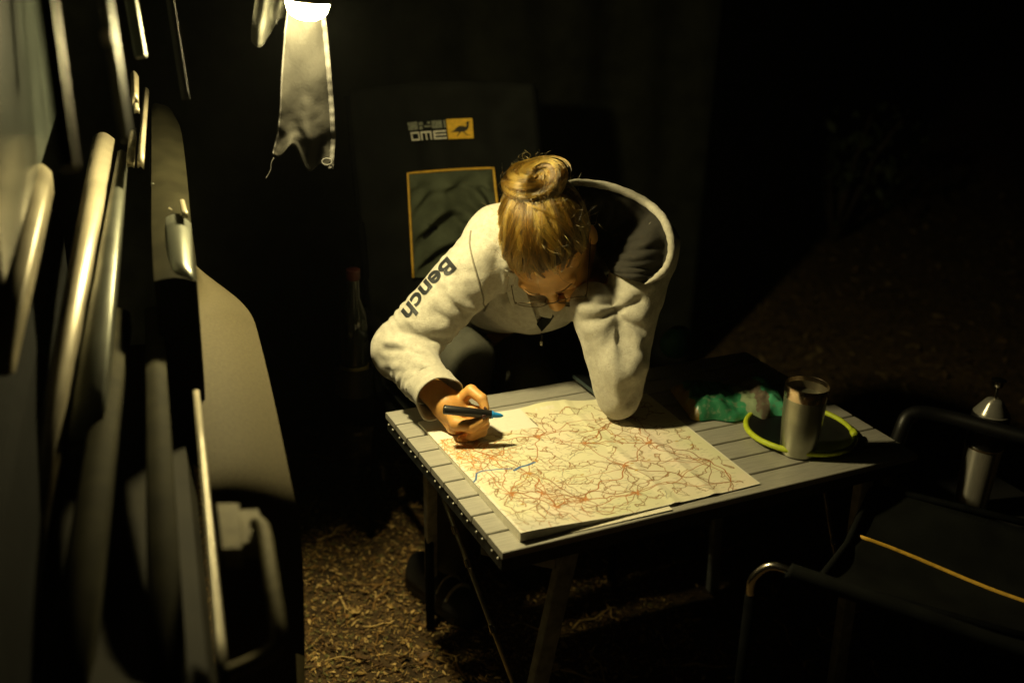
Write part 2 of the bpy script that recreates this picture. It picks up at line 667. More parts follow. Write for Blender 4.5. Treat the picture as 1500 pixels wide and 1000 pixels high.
for k in range(260):
    p = Vector((rng.uniform(-.55, 1.1), rng.uniform(0, 1.7), 0))
    a_, L_ = rng.uniform(0, 6.28), rng.uniform(.04, .16)
    q_ = []
    for i in range(5):
        c_ = p + Vector((math.cos(a_ + .12 * math.sin(i * 2 + k)), math.sin(a_ + .12 * math.sin(i * 2 + k)), 0)) * (L_ * i / 4)
        q_.append((c_.x, c_.y, ground_z(c_.x, c_.y) + .008 + .004 * math.sin(i + k)))
    tw_.tube(q_, [rng.uniform(.0015, .0032)] * 5, 5, mi=k % 3)
tw_.build('twigs', [LIT[0], LIT[4], LIT[2]], smooth=True)['kind'] = 'stuff'
litter('fallen_leaves', 12000, (0.6, 5.5), (0.6, 6.5), (0.015, 0.06), LIT2)


# ---------------------------------------------------------------- trees and shrubs in the dark wood
def tree(x, y, r, h, label, kind_leaf=True, lean=0.05):
    z0 = ground_z(x, y) - 0.05
    t = thing('forest_tree', (x, y, z0), label, 'tree', 'trees in the dark wood')
    ph = rng.uniform(0, 6)
    pts = [(x + lean * h * (k / 8) ** 1.4 + 0.04 * math.sin(k + ph), y + 0.05 * math.cos(k * 1.3 + ph), z0 + h * k / 8) for k in range(9)]
    rs = [r * (1.5 if k == 0 else 1) * (1 - 0.08 * k) for k in range(9)]
    mb = MB()
    mb.tube(catmull(pts, 3), [rs[min(8, i // 3)] for i in range(25)], 12)
    limbs = []
    for k in range(7):
        b = Vector(pts[3 + k % 6])
        a = rng.uniform(0, 6.283)
        e = b + Vector((math.cos(a), math.sin(a), rng.uniform(.2, .9))) * rng.uniform(.7, 1.5)
        mb.tube([b, (b + e) / 2 + Vector((0, 0, .08)), e], [r * .3, r * .2, r * .06], 6)
        limbs.append((b, e))
    mb.build('trunk', M['wood'], t, smooth=True)
    lf = MB()
    for b, e in limbs:
        for q in range(70):
            c = b.lerp(e, rng.uniform(.3, 1.1)) + Vector((rng.gauss(0, .28), rng.gauss(0, .28), rng.gauss(0, .2)))
            leafq(lf, c, rng.uniform(.04, .09))
    lf.build('crown', M['leaf'], t)['kind'] = 'stuff'
    return t


def leafq(mb, c, s):
    n = Vector((rng.gauss(0, 1), rng.gauss(0, 1), rng.gauss(0, 1))).normalized()
    a = n.orthogonal().normalized()
    b = n.cross(a)
    mb.add([c - a * s, c + b * s * .45 + n * s * .1, c + a * s, c - b * s * .45 + n * s * .1], [(0, 1, 2, 3)])


tree(3.1, 4.6, .15, 5.0, 'dark trunk nearest to the camp, behind the folding table')
tree(4.9, 5.6, .2, 6.0, 'thick dark trunk deep in the wood at the right edge')
tree(2.2, 6.6, .17, 6.0, 'slim dark trunk deep in the wood behind the woman')


def shrub(x, y, h, label):
    z0 = ground_z(x, y)
    t = thing('shrub', (x, y, z0), label, 'shrub', 'shrubs at the edge of the wood')
    st, lf = MB(), MB()
    for k in range(9):
        a = rng.uniform(0, 6.283)
        e = Vector((x + math.cos(a) * h * .4, y + math.sin(a) * h * .4, z0 + h * rng.uniform(.5, 1)))
        b = Vector((x, y, z0))
        m2 = b.lerp(e, .5) + Vector((0, 0, .1))
        st.tube([b, m2, e], [.012, .008, .003], 6)
        for q in range(34):
            c = (b.lerp(m2, 1) if q % 3 == 0 else m2.lerp(e, rng.random())) + Vector((rng.gauss(0, .09), rng.gauss(0, .09), rng.gauss(0, .09)))
            leafq(lf, c, rng.uniform(.02, .045))
    st.build('stems', M['wood'], t, smooth=True)
    lf.build('foliage', M['leaf'], t)['kind'] = 'stuff'


shrub(2.0, 3.3, 1.3, 'leafy shrub in shadow behind the woman')
shrub(3.4, 2.9, .8, 'low shrub in shadow at the far right')

# ---------------------------------------------------------------- awning frame and cloth
fr = thing('awning_frame', (-.80, .55, 0), 'dark metal awning frame carrying the lit lantern', 'awning frame')
b = MB().tube([(-.80, .55, 0), (-.80, .55, 1.9)], .016, 10)
b.build('pole', M['black_metal'], fr, smooth='auto')
b = MB().tube([(2.15, .5, 0), (2.15, .5, 1.9)], .016, 10)
b.build('pole', M['black_metal'], fr, smooth='auto')
b = MB().tube([(-.82, .55, 1.915), (2.17, .5, 1.915)], .016, 10)
b.build('crossbar', M['black_metal'], fr, smooth='auto')
b = MB().tube([(-.79, .55, 1.9), (-.79, 1.78, 1.9)], .014, 10)
b.tube([(-.80, 1.78, 1.9), (1.65, 1.78, 1.9)], .014, 10)
b.build('rear_rail', M['black_metal'], fr, smooth='auto')
for sx in (-.79, 1.64):
    MB().tube([(sx, 1.78, 0), (sx, 1.78, 1.9)], .014, 10).build('pole', M['black_metal'], fr, smooth='auto')
rows = []
for i in range(30):
    v = i / 29
    rows.append([(-.78 + 2.4 * u, 1.75 + .03 * math.sin(u * 23 + .8 * math.sin(v * 3)) * (0.4 + .6 * (1 - v)) + .015 * math.sin(u * 61 + v * 2), .02 + 1.87 * v)
                 for u in [j / 89 for j in range(90)]])
w = MB()
w.grid(rows)
w = w.build('awning_wall', M['wall_cloth'], smooth=True, solid=.002)
tag(w, 'dark cloth awning wall hanging behind the camp chair', 'awning wall')

# ---------------------------------------------------------------- lantern
LA = at(450, 14, 1.75)
lt = thing('camping_lantern', LA, 'small round lit camping lantern hanging at the top of the photo', 'lantern')
LAX = (RGT * .07 + Vector((0, 0, 1))).normalized()
ld = MB()
ld.lathe(LA, [(.006, -.0160), (.016, -.0150), (.0255, -.0100), (.0315, -.0030), (.0345, .0070), (.035, .0115)], 40, axis=LAX)
ld.build('diffuser', emis('lamp_glow', LAMP_COL, LAMP_STR), lt, smooth=True)
lh = MB()
lh.lathe(LA, [(.0365, .0118), (.0375, .0125), (.0375, .021), (.036, .030), (.026, .046), (.024, .06), (.016, .065)], 40, axis=LAX)
lh.build('housing', M['housing'], lt, smooth='auto')
lb = MB().tube([LA + Vector((math.cos(a) * .03, 0, .05 + math.sin(a) * .045)) for a in [math.pi * k / 14 for k in range(15)]], .0018, 8)
lb.build('bail', M['steel'], lt, smooth=True)
crd = MB().tube([LA + Vector((0, 0, .094)), Vector((LA.x, LA.y, 1.70)), Vector((LA.x + .005, .535, 1.905))], .0018, 6)
crd = crd.build('lantern_cord', M['cord'], smooth=True)
tag(crd, 'thin cord the lantern hangs on, above the photo frame', 'cord')

# hanging strip of cloth behind the lantern
TS = 1.82
YS = .519
Lp = [(428, -90), (424, 0), (418, 45), (413, 110), (411, 160), (407, 200), (400, 232)]
Rp = [(462, -90), (468, 0), (474, 45), (480, 110), (484, 160), (486, 200), (483, 236)]


def lerp_px(P, v):
    s = v * (len(P) - 1)
    i = min(int(s), len(P) - 2)
    k = s - i
    return P[i][0] * (1 - k) + P[i + 1][0] * k, P[i][1] * (1 - k) + P[i + 1][1] * k


rows = []
NR, NC = 70, 26
for i in range(NR):
    v = i / (NR - 1)
    a, c = lerp_px(Lp, v), lerp_px(Rp, v)
    row = []
    for j in range(NC):
        u = j / (NC - 1)
        x = a[0] * (1 - u) + c[0] * u
        y = a[1] * (1 - u) + c[1] * u
        low = max(0, (v - .55) / .45)
        y += low ** 2 * (14 * math.sin(u * 5.2 + 3.6) + 9 * math.sin(u * 13))
        dd = .040 * v + .005 * math.sin(u * 4.5 + 1.2) + low * (.011 * math.sin(u * 7 + v * 9) + .005 * math.sin(u * 17 - v * 6)) \
            + .006 * math.sin(v * 25 + u * 5) * (u > .4) * (u - .4)
        dd += .007 * mnoise.noise((u * 3, v * 9, 1.7)) * (0.5 + low) + .0035 * mnoise.noise((u * 7, v * 19, 4.7)) * (0.4 + low)
        row.append(aty(x, y, YS + dd + .012 * (u - .5)))
    rows.append(row)
ss = thing('hanging_strip', rows[0][13], 'crumpled strip of olive cloth hanging straight behind the lit lantern', 'cloth strip')
s_ = MB()
s_.grid(rows)
s_.build('cloth', M['strip'], ss, smooth=True, solid=.0012)
hem = MB()
hr = []
for i in range(NR):
    p = rows[i][-1]
    hr.append([p - FWD * .003 + RGT * (k * .0088 - .0015) + FWD * .0015 * math.sin(i * 1.7) for k in (0, .5, 1)])
hem.grid(hr)
hem.build('webbing_hem', M['hem'], ss, smooth=True, solid=.0018)
hem = MB()
hr = []
for i in range(NR):
    p = rows[i][0]
    hr.append([p - FWD * .002 + RGT * (k * .003 - .0012) for k in (0, .5, 1)])
hem.grid(hr)
hem.build('edge_seam', M['hem'], ss, smooth=True, solid=.0015)
rc = aty(479, 237, YS + .03)
MB().tube([rc + RGT * (math.cos(a) * .009) + UPV * (math.sin(a) * .006) for a in [2 * math.pi * k / 18 for k in range(18)]], .0016, 8, closed=True).build('ring', M['hem'], ss, smooth=True)
MB().tube(catmull([aty(401, 231, YS + .035), aty(397, 240, YS + .035), aty(396, 250, YS + .035), aty(389, 262, YS + .035)], 5), .0008, 6).build('loose_thread', M['hem'], ss, smooth=True)

# ragged cloth left of it
rows = []
for i in range(24):
    v = i / 23
    row = []
    for j in range(14):
        u = j / 13
        x = 372 + 50 * u + 4 * math.sin(v * 5)
        y = -70 + 118 * v + 22 * math.sin(u * 4.4 + .6) * v
        row.append(aty(x, y, .60 + .02 * math.sin(u * 11 + v * 2) + .008 * math.sin(v * 14)))
    rows.append(row)
rg = thing('ragged_cloth', rows[0][6], 'ragged dark cloth with frayed end hanging left of the lantern', 'cloth')
q = MB()
q.grid(rows)
q.build('cloth', M['ragged'], rg, smooth=True, solid=.0012)
MB().tube(catmull([rows[-1][1], aty(379, 48, .60), aty(374, 62, .60)], 6), .0009, 6).build('frayed_thread', M['hem'], rg, smooth=True)
q = MB().tube(catmull([rows[-1][12], aty(405, 30, .58), aty(406, 36, .58)], 6), .0010, 6)
q.build('frayed_thread', M['hem'], rg, smooth=True)
# tie strap
stp = MB()
p0, p1 = at(246, -20, 1.62), at(272, 146, 1.62)
top = Vector((p0.x, .545, 1.915))
stp.grid([[a + RGT * k for k in (-.006, 0, .006)] for a in [top.lerp(p0, k / 6) for k in range(6)] + [p0.lerp(p1, k / 10) for k in range(11)]])
stp = stp.build('tie_strap', M['hem'], smooth=True, solid=.0015)
tag(stp, 'narrow pale tie strap hanging down left of the lantern', 'strap')

# thin haze added to spread a glow round the lantern
hzb = MB().box((2.2, 2.5, .55), (9.0, 11.0, 3.1))
hzm = bpy.data.materials.new('glow_haze')
hzm.use_nodes = True
hn = hzm.node_tree
hn.nodes.remove(hn.nodes['Principled BSDF'])
pv = hn.nodes.new('ShaderNodeVolumePrincipled')
pv.inputs['Color'].default_value = (.8, .85, .8, 1)
pv.inputs['Density'].default_value = HAZE
pv.inputs['Anisotropy'].default_value = .35
hn.links.new(pv.outputs[0], hn.nodes['Material Output'].inputs['Volume'])
hzo = hzb.build('haze', hzm)
hzo['kind'] = 'stuff'

# ================================================================== VEHICLE
ve = thing('parked_vehicle', (-1.1, .2, 0), 'dusty off road vehicle close by on the left, its side seen at a steep angle', 'vehicle')


def slab(name, Lf, Rt, thick, mat, crown=0.0, cols=5, parent=ve, inward=0.0, smooth='auto', bevel=0.0):
    rows = []
    for a, c in zip(Lf, Rt):
        a, c = Vector(a), Vector(c)
        rows.append([a.lerp(c, k / (cols - 1)) + Vector((0, 0, crown * math.sin(math.pi * k / (cols - 1)))) for k in range(cols)])
    mb = MB()
    n = len(rows)
    vs = [p for r in rows for p in r] + [p - Vector((inward * (1 if k == cols - 1 else 0), 0, thick)) for r in rows for k, p in enumerate(r)]
    fs = []
    o = n * cols
    for i in range(n - 1):
        for k in range(cols - 1):
            fs.append((i * cols + k, i * cols + k + 1, (i + 1) * cols + k + 1, (i + 1) * cols + k))
            fs.append((o + i * cols + k, o + (i + 1) * cols + k, o + (i + 1) * cols + k + 1, o + i * cols + k + 1))
        for k in (0, cols - 1):
            fs.append((i * cols + k, (i + 1) * cols + k, o + (i + 1) * cols + k, o + i * cols + k))
    for i in (0, n - 1):
        for k in range(cols - 1):
            fs.append((i * cols + k, i * cols + k + 1, o + i * cols + k + 1, o + i * cols + k))
    mb.add(vs, fs)
    return mb.build(name, mat, parent, smooth=smooth, bevel=bevel)


def pxs(L, z):
    zs = z if isinstance(z, (list, tuple)) else [z] * len(L)
    return [atz(x, y, q) for (x, y), q in zip(L, zs)]


# rounded rear wing (tan, dusty) whose top the lantern lights
zR = [.965, .96, .95, .94, .93, .915, .890, .855, .825, .79, .74, .68, .58]
zL = [.97, .97, .975, .98, .975, .965, .935, .895, .865, .83, .79, .74, .66]
Rr = catmull(pxs([(288, 395), (308, 407), (330, 423), (352, 441), (368, 461), (377, 485), (396, 562), (415, 650), (427, 708), (436, 750), (442, 800), (445, 860), (447, 960)], zR), 3)
Lr = catmull(pxs([(285, 398), (285, 412), (285, 428), (285, 446), (285, 464), (285, 485), (287, 562), (291, 650), (296, 708), (300, 750), (306, 800), (312, 860), (322, 960)], zL), 3)
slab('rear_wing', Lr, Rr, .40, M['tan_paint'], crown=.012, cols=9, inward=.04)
# belt line ledge
Rr = catmull(pxs([(232, 153), (246, 156), (257, 172), (266, 195), (274, 260), (280, 330), (287, 385), (288, 412)], [1.20, 1.20, 1.19, 1.18, 1.15, 1.13, 1.115, 1.11]), 3)
Lr = catmull(pxs([(222, 157), (222, 170), (222, 190), (222, 215), (222, 270), (222, 330), (224, 385), (226, 412)], [1.20, 1.20, 1.19, 1.18, 1.15, 1.13, 1.115, 1.11]), 3)
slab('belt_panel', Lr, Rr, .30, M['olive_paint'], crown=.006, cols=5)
# bars, trims and seams along the side
BARS = [('sill_trim', [(283, 572), (292, 572)], [(320, 1010), (336, 1010)], 1.0, .985, 'trim_bright', .02),
        ('window_trim', [(136, 200), (168, 204)], [(30, 760), (62, 760)], 1.2, .93, 'trim_bright', .03),
        ('window_trim', [(172, 222), (186, 225)], [(96, 640), (148, 640)], 1.19, 1.0, 'grey_trim', .03),
        ('window_trim', [(48, 246), (76, 252)], [(-60, 560), (6, 560)], 1.25, 1.10, 'trim', .03),
        ('drip_rail', [(38, 218), (56, 222)], [(24, 246), (42, 250)], 1.24, 1.24, 'trim_bright', .02),
        ('door_seam', [(158, 457), (190, 457)], [(46, 1100), (118, 1100)], 1.04, .84, 'side_trim', .03),
        ('door_seam', [(212, 453), (238, 452)], [(216, 1100), (282, 1100)], 1.03, .84, 'side_trim', .03),
        ('latch_block', [(226, 287), (252, 296)], [(238, 312), (262, 320)], 1.13, 1.13, 'trim_bright', .02),
        ('hinge_plate', [(241, 320), (280, 327)], [(246, 402), (284, 412)], 1.135, 1.11, 'grey_trim', .02),
        ('corner_seam', [(263, 293), (270, 293)], [(267, 312), (275, 312)], 1.16, 1.16, 'trim', .01),
        ('hinge_pin', [(210, 130), (218, 132)], [(201, 236), (210, 238)], 1.24, 1.22, 'trim_bright', .012),
        ('hinge_pin', [(189, 192), (199, 192)], [(185, 236), (196, 236)], 1.22, 1.2, 'trim', .012),
        ('hinge_pin', [(191, 108), (203, 112)], [(193, 145), (203, 145)], 1.30, 1.29, 'trim', .012),
        ('pillar_cap', [(195, 152), (203, 152)], [(196, 160), (204, 160)], 1.29, 1.29, 'trim_bright', .008),
        ('panel_edge', [(217, 205), (222, 205)], [(221, 270), (227, 270)], 1.15, 1.15, 'grey_trim', .01)]
for nm, a, c, z, z2, mt, th in BARS:
    Ls = [(a[0][0] + (c[0][0] - a[0][0]) * k / 6, a[0][1] + (c[0][1] - a[0][1]) * k / 6, z + (z2 - z) * (k / 6) ** 1.4) for k in range(7)]
    Rs = [(a[1][0] + (c[1][0] - a[1][0]) * k / 6, a[1][1] + (c[1][1] - a[1][1]) * k / 6, z + (z2 - z) * (k / 6) ** 1.4) for k in range(7)]
    wdt = (atz(*Ls[0]) - atz(*Rs[0])).length
    slab(nm, [atz(*q) for q in Ls], [atz(*q) for q in Rs], th, M[mt], crown=wdt * .22, cols=11, smooth=True)
# pull handle
hz = .985
hp = MB()
hp.tube(catmull([atz(372, 765, hz), atz(386, 775, hz), atz(398, 850, hz - .01), atz(408, 925, hz - .03), atz(400, 950, hz - .045), atz(372, 968, hz - .06), atz(332, 985, hz - .07)], 6), .0075, 10)
ho = hp.build('pull_handle', M['bracket'], ve, smooth=True)
slab('handle_bracket', [atz(318, 737, .99), atz(322, 765, .99), atz(326, 803, .985)], [atz(350, 737, .99), atz(352, 765, .99), atz(354, 802, .985)], .025, M['bracket'], parent=ho)
slab('bracket_step', [atz(350, 747, .98), atz(353, 765, .98), atz(354, 795, .975)], [atz(378, 745, .98), atz(384, 765, .98), atz(390, 795, .975)], .02, M['bracket'], parent=ho)
# uprights at the rear corner
MB().bar(at(60, -60, .92), at(102, 248, .92), .0145, .012, up=FWD).build('corner_pillar', M['trim'], ve, bevel=.003)
MB().bar(at(146, -60, 1.0), at(186, 205, 1.0), .0085, .012, up=FWD).build('window_channel', M['grey_trim'], ve, bevel=.002)
MB().bar(at(156, 45, .985), at(161, 66, .985), .010, .006, up=FWD).build('reflector', M['trim_bright'], ve, bevel=.002)
MB().bar(at(182, -60, 1.5), at(207, 85, 1.5), .015, .012, up=FWD).build('window_channel', M['grey_trim'], ve, bevel=.002)
# window pane and body behind
hd = Vector((math.sin(R_(8)), math.cos(R_(8)), 0))
vn = Vector((hd.y, -hd.x, 0))
cb = Vector((CAM.x, CAM.y, 0))
pane = MB()
pc = cb + hd * 1.62 + vn * -.16
pane.box(pc + Vector((0, 0, 1.56)), (.012, .95, .62), Matrix.Rotation(-R_(8), 3, 'Z'))
pane.build('window_pane', M['glass_pane'], ve, bevel=.004)
bod = MB()
bod.box(cb + hd * .95 + vn * -.78 + Vector((0, 0, .78)), (1.24, 2.1, .66), Matrix.Rotation(-R_(8), 3, 'Z'))
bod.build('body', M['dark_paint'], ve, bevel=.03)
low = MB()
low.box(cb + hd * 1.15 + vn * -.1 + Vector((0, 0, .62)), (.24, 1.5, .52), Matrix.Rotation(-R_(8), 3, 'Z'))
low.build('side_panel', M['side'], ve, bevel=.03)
for u in (1.75,):
    c = cb + hd * u + vn * -.16 + Vector((0, 0, .34))
    ty = MB()
    ty.lathe(c - vn * .11, [(.20, 0), (.33, .0), (.35, .03), (.35, .19), (.33, .22), (.20, .22)], 32, axis=vn)
    ty = ty.build('wheel', M['tyre'], ve, smooth='auto')
    rim = MB()
    rim.lathe(c - vn * .10, [(.03, .205), (.19, .212), (.199, .200), (.199, .01)], 32, axis=vn)
    rim.build('rim', M['grey_trim'], ty, smooth='auto')

# ================================================================== TABLE
TW, TD, TH = .916, .56, .65
tb = thing('camp_table', (.45, .28, 0), 'folding camp table topped with wide grey aluminium slats', 'table')
NS = 9
pitch = TD / NS
for k in range(NS):
    y0 = k * pitch + .0020
    y1 = (k + 1) * pitch - .0020
    z1, z0 = TH - rng.uniform(0, .0006), TH - .013
    e = .0018
    prof = [(y0, z0), (y0, z1 - e), (y0 + e * .4, z1 - e * .4), (y0 + e, z1), (y1 - e, z1), (y1 - e * .4, z1 - e * .4), (y1, z1 - e), (y1, z0)]
    mb = MB()
    n = len(prof)
    xa, xb = rng.uniform(-.0006, .0006), TW
    mb.add([(xa, *p) for p in prof] + [(xb, *p) for p in prof],
           [(i, (i + 1) % n, n + (i + 1) % n, n + i) for i in range(n)] + [tuple(range(n)), tuple(range(2 * n - 1, n - 1, -1))])
    mb.build('slat', M['slat'], tb)
for nm, a, c in (('side_rail', (.010, .006, TH - .0265), (.010, TD - .006, TH - .0265)), ('side_rail', (TW - .010, .006, TH - .0265), (TW - .010, TD - .006, TH - .0265)),
                 ('end_rail', (.019, .012, TH - .0265), (TW - .019, .012, TH - .0265)), ('end_rail', (.019, TD - .012, TH - .0265), (TW - .019, TD - .012, TH - .0265))):
    MB().bar(a, c, .016, .025).build(nm, M['slat_edge'], tb, bevel=.0015)
for k in range(NS):
    for s in (-.012, .012):
        y = (k + .5) * pitch + s
        r = MB()
        r.lathe((.0015, y, TH - .021), [(.0024, 0), (.0024, .0012), (.0012, .0020)], 10, axis=(-1, 0, 0))
        r.build('rivet', M['logo_white'], tb, smooth='auto')  # white colour stands in for the glint of steel heads
# legs, splayed
legA0, legA1 = Vector((.135, .02, .612)), Vector((.060, .052, 0))


def leg(a, b, w=.034):
    o = MB()
    o.bar(a, b, w, .022, up=(0, 1, 0))
    return o.build('leg', M['leg_metal'], tb, bevel=.003)


leg(legA0, legA1)
leg(Vector((.80, .02, .612)), Vector((.87, .052, 0)))
leg(Vector((.075, .50, .612)), Vector((.205, .79, 0)), .026)
leg(Vector((.82, .50, .612)), Vector((.88, .52, 0)), .026)
for a, c in ((Vector((.012, .30, .612)), legA0.lerp(legA1, .56) + Vector((-.016, .0, 0))), (Vector((.905, .30, .612)), Vector((.845, .04, .25)))):
    MB().tube([a, c], .0045, 10).build('strut', M['rod_metal'], tb, smooth=True)
    d = (c - a)
    for s in (.18, .33, .62):
        MB().tube([a + d * s, a + d * (s + .035)], .0062, 10).build('strut_collar', M['steel'], tb, smooth='auto')
MB().bar((.02, .12, .585), (.12, .03, .585), .02, .02).build('corner_brace', M['leg_metal'], tb, bevel=.002)

# ================================================================== ROAD ATLAS
MTL, MTR, MNL, MNR = atz(612, 621, TH), Vector((.556, .437, TH)), atz(762, 795, TH), atz(1114, 709.5, TH)


def page_z(u, v):
    """u across from the left edge, v from the near edge to the far edge"""
    hl = .004 + .0135 * (1 - v) ** 1.3
    z = .0016 + hl * math.exp(-(u / .36) ** 1.6)
    z += .0035 * math.exp(-((u - .52) / .05) ** 2) * (0.6 + .4 * v) * .35
    z += .0030 * max(0, 1 - abs(u - .79) / .035) + .0026 * max(0, 1 - abs(u - .62) / .03)
    z += .010 * math.exp(-((u - .56) / .12) ** 2) * max(0, (v - .9) / .1) ** 2
    z += .0012 * (mnoise.noise((u * 3.2, v * 3.2, .4)) + .4)
    return z


NU, NV = 560, 500
U = np.linspace(0, 1, NU)
Vv = np.linspace(0, 1, NV)
paper = np.zeros((NV, NU, 3), np.float32)
sx, sy = .51, .46


def fbm(shape, cells, seed):
    r = np.random.default_rng(seed)
    out = np.zeros(shape)
    amp, tot = 1, 0
    for c in cells:
        gr = r.random((c + 3, c + 3))
        yy = np.linspace(0, c, shape[0])
        xx = np.linspace(0, c, shape[1])
        yi, xi = yy.astype(int), xx.astype(int)
        fy, fx = yy - yi, xx - xi
        fy, fx = (fy * fy * (3 - 2 * fy))[:, None], (fx * fx * (3 - 2 * fx))[None, :]
        a = gr[np.ix_(yi, xi)] * (1 - fx) + gr[np.ix_(yi, xi + 1)] * fx
        b = gr[np.ix_(yi + 1, xi)] * (1 - fx) + gr[np.ix_(yi + 1, xi + 1)] * fx
        out += amp * (a * (1 - fy) + b * fy)
        tot += amp
        amp *= .55
    return out / tot


n1 = fbm((NV, NU), (5, 11, 23, 47), 3)[..., None]
n2 = fbm((NV, NU), (9, 21, 43), 5)[..., None]
paper[:] = np.array((.70, .655, .485))
paper += (n1 - .5) * np.array((-.15, .0, -.15)) + (n2 - .5) * np.array((.05, .05, .05))
UU, VV = np.meshgrid(U, Vv)


def wash(cond, col, a):
    paper[:] = np.where(cond[..., None], paper * (1 - a) + np.array(col) * a, paper)


# near left corner: pale grey built-up area; far left: blank key panel
gz = np.clip(1 - (UU / .26 + VV / .20 + (n1[..., 0] - .5) * .9), 0, 1)[..., None]
paper[:] = paper * (1 - gz * .8) + np.array((.46, .45, .40)) * gz * .8
key = (UU < .43) & (VV > .80) & ((VV - .80) > (UU - .43) * .0)
wash(key, (.68, .64, .52), .85)
wash(UU < .012, (.72, .69, .60), .9)
wash((VV < .006) | (UU > .994), (.72, .69, .58), .9)
ink = np.zeros((NV, NU, 3), np.float32)
den = np.zeros((NV, NU), np.float32)


def stroke(pts, w, col, a=1.0):
    """draw a polyline in page metres as flat print"""
    pts = np.asarray(pts)
    seg = np.linalg.norm(np.diff(pts, axis=0), axis=1)
    tot = seg.sum()
    n = max(2, int(tot / .0006))
    cum = np.concatenate([[0], np.cumsum(seg)])
    s = np.linspace(0, tot, n)
    X = np.interp(s, cum, pts[:, 0]) / sx * (NU - 1)
    Y = np.interp(s, cum, pts[:, 1]) / sy * (NV - 1)
    rad = max(1, int(math.ceil(w / sx * NU / 2 + 1)))
    hw = w / sx * NU / 2
    xi, yi = np.round(X).astype(int), np.round(Y).astype(int)
    for dx in range(-rad, rad + 1):
        for dy in range(-rad, rad + 1):
            x, y = xi + dx, yi + dy
            ok = (x >= 0) & (y >= 0) & (x < NU) & (y < NV)
            dist = np.hypot(x - X, y - Y)
            cov = np.clip(hw - dist + .5, 0, 1) * a
            ok &= cov > 0.02
            if not ok.any():
                continue
            old = np.zeros(ok.sum())
            lay = np.zeros((NV, NU), np.float32)
            np.maximum.at(lay, (y[ok], x[ok]), cov[ok])
            ys, xs = np.unique(np.stack([y[ok], x[ok]]), axis=1)
            c = lay[ys, xs][:, None]
            paper[ys, xs] = paper[ys, xs] * (1 - c) + np.array(col) * c


def wig(a, b, amp=.12, n=9, r=nrg):
    a, b = np.array(a), np.array(b)
    d = b - a
    nn = np.array((-d[1], d[0]))
    t = np.linspace(0, 1, n)
    off = np.cumsum(r.normal(0, 1, n))
    off = off - np.linspace(off[0], off[-1], n)
    off = off / (np.abs(off).max() + 1e-6) * r.uniform(.3, 1) * amp
    p = a + d * t[:, None] + nn * off[:, None]
    # round the corners
    t2 = np.linspace(0, n - 1, n * 4)
    q = np.stack([np.interp(t2, np.arange(n), p[:, k]) for k in (0, 1)], 1)
    ker = np.ones(5) / 5
    for k in (0, 1):
        e = np.pad(q[:, k], 2, mode='edge')
        q[:, k] = np.convolve(e, ker, 'valid')
    return q


ORANGE, BROWN, THIN, GREY = (.37, .145, .035), (.27, .13, .045), (.26, .195, .10), (.25, .23, .18)
hubs = [(.10, .115), (.045, .13), (.30, .165), (.20, .33), (.07, .27), (.395, .23), (.11, .19), (.165, .07), (.42, .36), (.27, .27), (.10, .06), (.27, .06), (.03, .34), (.34, .33), (.47, .12), (.46, .03)]
pts_all = hubs + [tuple(nrg.uniform((0.01, 0.01), (sx - .01, sy - .02))) for _ in range(520)]
A = np.array(pts_all)
# minor lanes: each place to its nearest neighbours
for i in range(len(A)):
    d = np.linalg.norm(A - A[i], axis=1)
    for j in np.argsort(d)[1:4]:
        if nrg.random() < .78:
            stroke(wig(A[i], A[j], .2),     .0012 if nrg.random() < .7 else .0016, THIN if nrg.random() < .45 else (BROWN if nrg.random() < .7 else ORANGE), .85)
# small dense lanes on the left half
for k in range(420):
    a = np.array((abs(nrg.normal(.0, .16)), nrg.uniform(.01, sy * .8)))
    ang = nrg.uniform(0, 6.28)
    b = a + np.array((math.cos(ang), math.sin(ang))) * nrg.uniform(.012, .04)
    stroke(wig(a, b, .25, 5), .0009 if k % 3 else .0014, (BROWN, ORANGE, GREY, THIN)[k % 4], .75)
H = np.array(hubs)
done = set()
for i in range(len(H)):
    d = np.linalg.norm(H - H[i], axis=1)
    for j in np.argsort(d)[1:5]:
        key_ = (min(i, j), max(i, j))
        if key_ in done:
            continue
        done.add(key_)
        stroke(wig(H[i], H[j], .16, 11),   .0024 if nrg.random() < .55 else .0017, ORANGE if nrg.random() < .7 else BROWN, .85)
    for q in range(3):
        ang = nrg.uniform(0, 6.28)
        e = H[i] + np.array((math.cos(ang), math.sin(ang))) * nrg.uniform(.05, .13)
        stroke(wig(H[i], e, .2), .0016, BROWN if q else ORANGE, .8)
    if i < 12:
        for q in range(7):
            ang = nrg.uniform(0, 6.28)
            e = H[i] + np.array((math.cos(ang), math.sin(ang))) * nrg.uniform(.005, .013)
            stroke([H[i], e], .0030, (.50, .22, .08), .45)
# orange cluster at the far left
for q in range(110):
    a = np.array((abs(nrg.normal(.02, .045)), nrg.normal(.31, .035)))
    ang = nrg.uniform(0, 6.28)
    stroke(wig(a, a + np.array((math.cos(ang), math.sin(ang))) * .02, .3, 5), .0017, (.55, .22, .04), .6)
# place names as flecks of print, boxed route numbers
for k in range(700):
    a = nrg.uniform((.01, .01), (sx - .02, sy - .03))
    if a[1] > .8 * sy and a[0] < .43 * sx:
        continue
    n = nrg.integers(3, 9)
    sl = nrg.normal(0, .12)
    for q in range(n):
        p = a + np.array((q * .0016, q * .0016 * sl))
        stroke([p, p + np.array((.0007, nrg.uniform(-.0006, .0006)))], .0010, (.22, .20, .15), .65)
for k in range(26):
    a = nrg.uniform((.02, .02), (sx - .03, sy * .78))
    stroke([a, a + np.array((.005, .0005))], .0034, (.45, .30, .05), .7)
